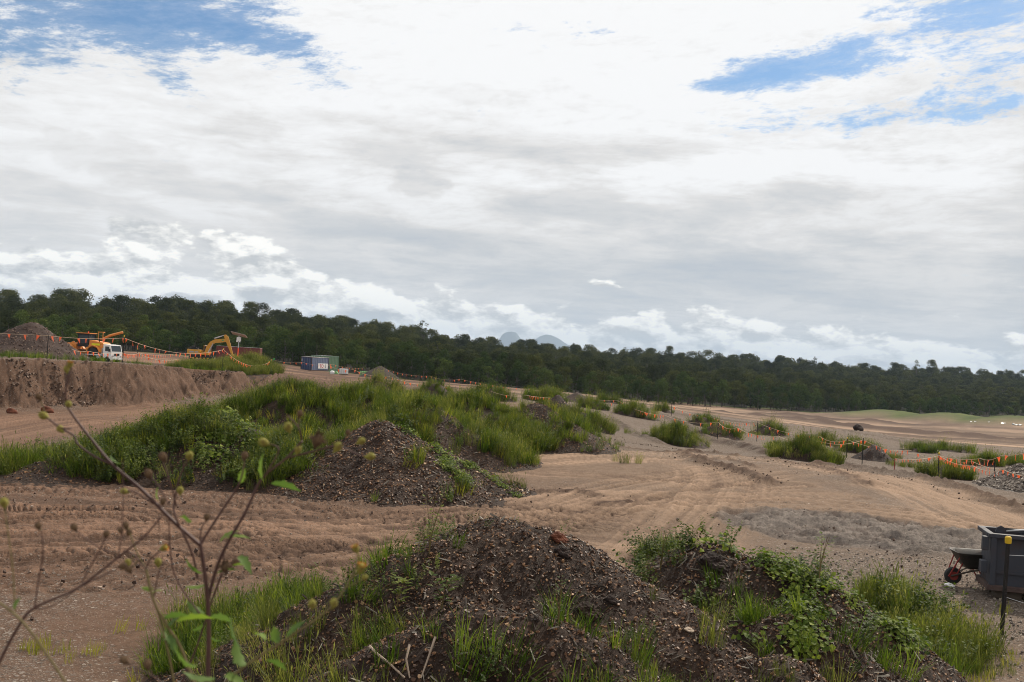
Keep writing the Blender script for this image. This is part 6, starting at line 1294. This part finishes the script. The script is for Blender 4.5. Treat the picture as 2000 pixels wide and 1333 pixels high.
# ---- things lying on the near heaps
def on_mound(md, px, py):
    d = ray(px, py); ys = np.linspace(md.c[1] - 4, md.c[1] + 2, 500); xs = ys * d.x / d.y; zs = H + ys * d.z / d.y; j = int(np.argmax(zs < md.z(xs, ys))); return Vector((xs[j], ys[j], zs[j]))
def branch(name, md, pts, r, m_, label, cat='stick', lift=.02):
    P_ = [on_mound(md, *p[:2]) + Vector((0, 0, (p[2] if len(p) > 2 else lift))) for p in pts]; b = MB(); b.tube([p - P_[0] for p in P_], [r * (1 - .6 * i / len(P_)) for i in range(len(P_))], 6); return tag(b.build(name, M[m_], None, True, P_[0]), label, cat)
M['palewood'] = simple('pale_dead_wood', [(0.2, (.20, .14, .10)), (.7, (.42, .33, .25))], 8.0, rough=.7, bs=0)
branch('dead_branch', m1, [(722, 1268), (735, 1292, .06), (760, 1312, .06), (790, 1332, .03)], .012, 'palewood', 'long pale dead twig at the bottom of the bark mound, leftmost of three')
branch('dead_branch', m1, [(798, 1290, .12), (792, 1308, .08), (800, 1330, .02)], .010, 'palewood', 'forked pale twig right of the long one at the bottom of the bark mound')
branch('dead_branch', m1, [(848, 1285, .16), (838, 1302, .1), (822, 1330, .02)], .010, 'palewood', 'bent pinkish twig, rightmost of three at the bottom of the bark mound')
branch('wood_splinter', m1, [(905, 1252, .05), (890, 1265, .04)], .012, 'palewood', 'short grey splinter on the lower bark mound')
def lump(name, md, px, py, s, m_, label, cat, fl=.7):
    p = on_mound(md, px, py); bm = bmesh.new(); bmesh.ops.create_icosphere(bm, subdivisions=4, radius=s)
    for v in bm.verts: v.co *= 1 + .55 * mnoise.noise(v.co * (1.8 / s) * .6) + .18 * mnoise.noise(v.co * (6 / s)); v.co.z *= fl
    me = bpy.data.meshes.new(name); bm.to_mesh(me); bm.free(); me.materials.append(M[m_]); return tag(mobj(name, me, None, p), label, cat)
lump('bark_chunk', m1, 1092, 1052, .09, 'rust', 'rusty red rotten bark chunk at the crest of the bark mound', 'bark')
lump('dirt_clod', m1, 1100, 1078, .085, 'darkdirt', 'dark clod just below the rusty bark chunk', 'clod')
lump('dirt_clod', m1, 1150, 1195, .12, 'mulch', 'large dark clod on the right slope of the bark mound', 'clod')
lump('stone', m1, 1195, 1172, .06, 'darkdirt', 'dark stone above the large clod on the bark mound', 'stone')
lump('stone', m1, 940, 1125, .045, 'dirtpile', 'brown rounded stone high on the bark mound', 'stone', 1.1)
lump('stone', m1, 1345, 1230, .05, 'palewood', 'pale flat stone low on the right slope of the bark mound', 'stone', .4)
lump('dirt_clod', m2, 1395, 1100, .16, 'darkdirt', 'dark clod below the crest of the vine covered mound', 'clod')
branch('dead_branch', MD['A2'], [(160, 960), (180, 964, .08), (210, 975, .03)], .02, 'palewood', 'pale curved branch lying at the foot of the low left mound')

# ---------------------------------------------------------------- wild daisies in front of the lens, rooted on the bank under the camera
def leafmesh(L, w, curl, seed):
    r = random.Random(seed); V = []; F = []; n = 7
    for i in range(n + 1):
        t = i / n; hw = w * .5 * (math.sin(math.pi * min(1, t * .95 + .04)) ** .8) * (1 + (.35 if i % 2 else -.1)) if i < n else .0008
        x = L * t; z = -curl * L * t * t
        V += [(x, -hw, z + hw * .35), (x, 0, z), (x, hw, z + hw * .35)]
    for i in range(n):
        for k in range(2): a = i * 3 + k; F.append((a, a + 1, a + 4, a + 3))
    me = bpy.data.meshes.new('daisy_leaf'); me.from_pydata(V, [], F); me.materials.append(M['daisy_leaf']); me.polygons.foreach_set('use_smooth', [True] * len(F)); return me
LM = [leafmesh(.036, .015, .5, 1), leafmesh(.030, .017, .9, 2), leafmesh(.042, .013, .3, 3)]
def head_mesh(r, m_, petals, seed, spiky=False):
    rd = random.Random(seed); b = MB(); b.lathe([(r * .2, -r * 1.7), (r * .3, -r * 1.3), (r * .8, -r * .7), (r, 0), (r * .85, r * .6), (r * .55, r * 1.0), (r * .1, r * 1.1)], seg=12)
    for k in range(42 if not spiky else 60):
        a = rd.uniform(0, 6.28); e = rd.uniform(-.3, 1.4); d = Vector((math.cos(a) * math.cos(e), math.sin(a) * math.cos(e), math.sin(e))); q = d * r * .9; s_ = d.orthogonal().normalized() * r * .13; ln = r * (rd.uniform(.3, .65) if not spiky else rd.uniform(.9, 1.6)); k0 = d.cross(s_).normalized() * r * .13
        b.add([q - s_, q + s_, q + d * ln, q + k0], [(0, 1, 2), (1, 3, 2), (3, 0, 2)])
    if petals:
        for k in range(16): a = 6.28 * k / 16; d = Vector((math.cos(a), math.sin(a), 1.3)).normalized(); s_ = Vector((-math.sin(a), math.cos(a), 0)) * r * .22; q = Vector((math.cos(a), math.sin(a), .6)) * r * .6; b.add([q - s_, q + s_, q + d * r * .9 + s_ * .8, q + d * r * .9 - s_ * .8], [(0, 1, 2, 3)], 1)
    return b.mesh('seed_head', [M[m_], M['petal']], True)
HM = {'y': head_mesh(.0060, 'bud', False, 1), 'b': head_mesh(.0054, 'bud_brown', False, 2), 'o': head_mesh(.0060, 'bud', True, 3), 's': head_mesh(.0072, 'bud_brown', False, 4, True)}
def plant(label, D, stems, heads, leaves, m_='stem', root=True, name='wild_daisy'):
    """stems: [(points px, r0 px, r1 px)], first point of the first stem goes down to the ground"""
    p0 = W(*stems[0][0][0], D); bx, by = p0.x * 1.02, D * 0.97; gzz = gz(bx, by); o = empty(name, (bx, by, gzz), 0, label, 'plant'); off = Vector((bx, by, gzz)); k = D / FPX
    for i, (pts, r0, r1) in enumerate(stems):
        P_ = []
        for j, p in enumerate(pts):
            q = W(p[0], p[1], D + (p[2] if len(p) > 2 else 0) + .004 * math.sin(j * 1.7 + i)); P_.append(q - off)
        if i == 0 and root: ex_ = P_[0] + (P_[0] - P_[1]).normalized() * .16; P_ = [Vector((0, 0, -.02)), ex_.lerp(Vector((0, 0, 0)), .55), ex_] + P_
        n = len(P_); S = [np.array(q) for q in P_]; S = smooth_path([tuple(q) for q in S], 4) if n > 2 else S
        nn = len(S); b = MB(); b.tube(S, [max(k * (r0 + (r1 - r0) * t / (nn - 1)) * .40, .0006) for t in range(nn)], 7); b.build('stem', M[m_ if not isinstance(m_, tuple) else m_[i % 2]], o, True)
    allp = [(sx_, sy_) for pts, _, _ in stems for sx_, sy_ in [(q[0], q[1]) for q in smooth_path([(a_[0], a_[1]) for a_ in pts], 6)]]
    for hx, hy, kind, dirx, diry in heads:
        nx_, ny_ = min(allp, key=lambda q: (q[0] - hx) ** 2 + (q[1] - hy) ** 2)
        if 3 < math.hypot(nx_ - hx, ny_ - hy) < 45: MB().tube([W(nx_, ny_, D) - off, W((nx_ + hx) / 2 - dirx * 2, (ny_ + hy) / 2 + 2, D) - off, W(hx, hy, D) - off], [k * 1.1, k * 1.0, k * .9], 6).build('stem', M['stem_green'], o, True)
        h_ = mobj('seed_head', HM[kind], o, W(hx, hy, D) - off); h_.rotation_mode = 'QUATERNION'; h_.rotation_quaternion = Vector((0, 0, 1)).rotation_difference(Vector((dirx, random.uniform(-.4, .2), diry)).normalized()); q = D / 1.6 * random.uniform(.8, 1.25); h_.scale = (q, q, q)
    for lx, ly, ang, sz in leaves:
        l_ = mobj('leaf', random.choice(LM), o, W(lx, ly, D) - off); l_.rotation_euler = (random.gauss(0, .7), -R(ang) + random.gauss(0, .1), random.gauss(0, .5)); q = sz * D / 1.6; l_.scale = (q, q, q)
    return o
plant('tallest wild daisy with a dark purple main stem rising from the bottom left of centre', 1.6,
 [([(406, 1340), (408, 1230), (404, 1150), (392, 1066)], 16, 9), ([(392, 1066), (340, 1020), (275, 955), (220, 908), (180, 860), (150, 822), (132, 795)], 10, 5), ([(132, 795), (128, 770), (134, 735), (137, 716)], 5, 4),
  ([(220, 908), (185, 892), (152, 868), (145, 852), (118, 836), (92, 816)], 6, 4), ([(118, 836), (135, 838), (140, 836)], 4, 3), ([(392, 1066), (400, 1050), (432, 1000), (466, 948), (478, 905)], 7, 4), ([(392, 1066), (393, 1035), (404, 1014)], 4, 2.5),
  ([(405, 1180), (420, 1120), (441, 1068), (480, 1000), (512, 935), (560, 895), (590, 862)], 9, 5), ([(560, 895), (600, 885), (650, 872), (664, 870)], 5, 4), ([(590, 862), (583, 835), (562, 812)], 4, 3), ([(520, 925), (545, 880), (530, 868)], 4, 3), ([(664, 870), (700, 858)], 4, 3), ([(664, 872), (700, 888), (722, 892)], 4, 3), ([(583, 835), (586, 808)], 3, 3),
  ([(386, 1130), (375, 1080), (345, 1015), (340, 985), (352, 930), (368, 895)], 6, 3.5), ([(345, 990), (335, 950), (318, 900)], 4, 3), ([(300, 985), (265, 962), (242, 960)], 3.5, 3), ([(330, 985), (310, 950), (290, 925)], 3, 2.5), ([(395, 1205), (340, 1120), (330, 1010)], 4, 3)],
 [(137, 712, 'o', .2, 1), (131, 722, 'y', -.4, 1), (85, 812, 'y', -1, .5), (118, 838, 'y', -.6, .7), (76, 775, 'b', -.6, .8), (134, 790, 'y', 0, 1), (478, 890, 'b', 0, 1), (404, 1010, 'b', 0, 1), (515, 864, 'y', -1, .4), (563, 834, 'y', -.3, 1), (586, 808, 'b', .2, 1), (582, 878, 'y', .1, .6), (620, 860, 's', .2, .7), (660, 873, 'y', .5, .8), (680, 845, 'b', .2, 1), (706, 862, 'y', .8, .5), (724, 892, 'y', 1, 0.1),
  (318, 892, 'b', -.5, 1), (370, 890, 'y', .3, 1), (243, 960, 'y', -1, .2), (290, 925, 'b', -.3, 1), (440, 1108, 's', 0, .3), (318, 980, 'b', 0, 1), (352, 958, 'y', 0, 1)],
 [(430, 1060, 60, .9), (440, 1052, 20, .9), (465, 1088, -20, .9), (395, 1120, 150, .8), (405, 1140, 200, .8), (425, 1120, 30, .9), (400, 1200, 160, .9), (412, 1205, 10, .9), (395, 1220, 220, .7), (515, 940, 100, 1.0), (530, 945, -5, 1.1), (310, 978, 120, .6), (235, 905, 170, .7), (478, 915, 240, .8), (375, 1020, 160, .5), (352, 1010, 0, .5), (455, 1105, 10, .5)])
plant('leaning wild daisy with an orange flower beside the tall purple stem', 1.5,
 [([(384, 1345), (352, 1262), (326, 1222), (300, 1172), (286, 1112)], 9, 6), ([(286, 1112), (292, 1095), (306, 1082), (318, 1072)], 4, 3), ([(286, 1112), (268, 1080), (250, 1030)], 4, 2.5), ([(300, 1172), (310, 1120), (322, 1098)], 3.5, 2.5), ([(342, 1345), (330, 1280), (305, 1180)], 6, 4), ([(286, 1112), (262, 1085), (240, 1075)], 3, 2)],
 [(320, 1071, 'o', 1, .5), (250, 1099, 'y', -.3, 1), (309, 1098, 'y', -.1, 1), (246, 1026, 'b', -.2, 1), (236, 1036, 'b', -.4, .8), (252, 1040, 'b', .3, .8), (252, 1112, 'b', -.3, .6)],
 [(320, 1210, 30, 1.1), (325, 1235, 70, .8), (330, 1240, -20, .8), (300, 1150, 200, .5), (335, 1250, 190, .7), (345, 1215, 15, 1.3), (298, 1160, 60, .5)], ('stem_green', 'stem'))
plant('bare branching brown stem arching up from the left edge', 1.4,
 [([(-30, 1360), (2, 1288), (40, 1218), (70, 1186), (150, 1150), (232, 1088), (282, 1048), (316, 1008)], 10, 4), ([(68, 1188), (76, 1130), (84, 1085), (82, 1036)], 4, 2.5), ([(160, 1138), (198, 1068), (208, 1045)], 3.5, 2.5), ([(150, 1150), (200, 1125), (240, 1106)], 3.5, 2.5), ([(215, 1080), (170, 1055), (145, 1030)], 3, 2), ([(232, 1088), (240, 1010), (240, 900)], 3, 2), ([(310, 1012), (312, 1040)], 2.5, 2), ([(62, 1190), (100, 1185), (150, 1152)], 3, 2)],
 [(208, 1043, 'b', .2, 1), (241, 1106, 'b', 1, .2), (75, 1027, 'b', -.3, 1), (145, 1030, 'b', -.5, 1)], [])
plant('thin reddish stem crossing behind the tall purple one', 1.75, [([(350, 1345), (385, 1262), (415, 1170), (432, 1120), (438, 1080)], 6, 3), ([(418, 1165), (440, 1110), (455, 1100)], 3, 2)], [(458, 1100, 'b', 1, 0), (460, 1098, 'b', .5, .5)], [(430, 1250, 200, .6)])
plant('yellowish stem slanting from the left edge down to the bottom', 1.25, [([(170, 1400), (100, 1290), (40, 1210), (-20, 1165)], 8, 6), ([(30, 1195), (24, 1100), (12, 1015)], 4, 3)], [(8, 982, 'y', -.1, 1)], [(28, 1190, 65, .5)], 'stem_green')
plant('arched wild daisy with orange flowers leaning over the left foot of the bark mound', 1.35, [([(420, 1350), (480, 1300), (560, 1248), (640, 1192), (678, 1142), (700, 1098), (697, 1080)], 8, 3), ([(684, 1132), (702, 1116)], 3, 2.5), ([(672, 1150), (705, 1134)], 3, 2.5), ([(640, 1192), (650, 1178)], 2.5, 2)],
 [(695, 1072, 'o', -.4, 1), (705, 1110, 'o', .3, 1), (712, 1128, 'y', .8, .6), (652, 1178, 'y', .2, 1), (610, 1180, 'y', 0, 1)], [(545, 1255, 120, .9), (560, 1245, 60, .9), (520, 1290, -10, 1.0), (480, 1300, 170, 1.2), (470, 1265, 120, 1.2), (500, 1240, 40, .8), (440, 1320, 10, 1.0), (420, 1325, 180, 1.2)], 'stem_green')
plant('low brown twig with dark seed heads at the bottom left', 1.3, [([(330, 1345), (300, 1322), (242, 1292)], 4, 2.5), ([(300, 1322), (288, 1300)], 2.5, 2)], [(243, 1290, 'b', -.8, .5), (288, 1297, 'b', -.2, 1)], [(385, 1300, 170, 1.3)])
# slender seedlings on the near heaps
def sapling(md, px, py, hgt, label, n=3, seed=0, s=1.0):
    p = on_mound(md, px, py); r = random.Random(seed); o = empty('young_weed', p, 0, label, 'plant'); b = MB(); V = []; F = []; T = []
    for k in range(n):
        a = r.uniform(0, 6.28); le = r.uniform(.1, .35); pts = [Vector((math.cos(a) * le * t * t * hgt, math.sin(a) * le * t * t * hgt * .6, hgt * t * r.uniform(.9, 1.0))) for t in (0, .35, .7, 1)]; b.tube(pts, [.004, .003, .0025, .0015], 5)
        for i in range(13): t = r.uniform(.25, 1); j = min(int(t * 3), 2); q = pts[j].lerp(pts[j + 1], t * 3 - j); al = r.uniform(0, 6.28); d = (math.cos(al), math.sin(al), r.uniform(0, .6)); leaf_faces(V, F, T, np.array(q) + np.array(d) * .03, d, np.array([0, 0, 1.0]), .055 * s * r.uniform(.6, 1.2), .035 * s)
    b.build('stem', M['stem_green'], o, True); mobj('leaf', nmesh('leaf', V, F, T, M['weed'], False), o); return o
sapling(m1, 838, 1085, .62, 'spindly leafy weed on the left shoulder of the bark mound', 4, 1, .9); sapling(m1, 862, 1195, .35, 'broad leafed seedling in the middle of the bark mound', 3, 2, 1.6); sapling(m1, 775, 1190, .3, 'pale leafed seedling on the left slope of the bark mound', 3, 3, 1.5)
sapling(m1, 1090, 1230, .42, 'fine yellowish weed at the centre right of the bark mound', 4, 4, .6); sapling(m1, 730, 1155, .3, 'tiny feathery weed near the left ridge of the bark mound', 4, 5, .6); sapling(m2, 1600, 1130, .34, 'tall thin weed standing above the vine on the right mound', 3, 6, .8)
sapling(m2, 1290, 1115, .5, 'bushy weed at the left foot of the vine covered mound', 6, 7, 1.0)

# ---------------------------------------------------------------- air
def haze():
    m = bpy.data.materials.new('haze'); m.use_nodes = True; t = m.node_tree; t.nodes.clear(); n = NT(t); out = n.n('ShaderNodeOutputMaterial'); v = n.n('ShaderNodeVolumePrincipled')
    v.inputs['Color'].default_value = (0.62, 0.79, 1.0, 1); v.inputs['Density'].default_value = 0.000068; v.inputs['Anisotropy'].default_value = 0.0; n.link(v.outputs[0], out.inputs['Volume'])
    o = MB().box((-16000, -900, -140), (16000, 17800, 500)).build('haze', m); o['kind'] = 'stuff'; o['label'] = 'thin blue haze in the air over the whole site'; o['category'] = 'haze'
haze()
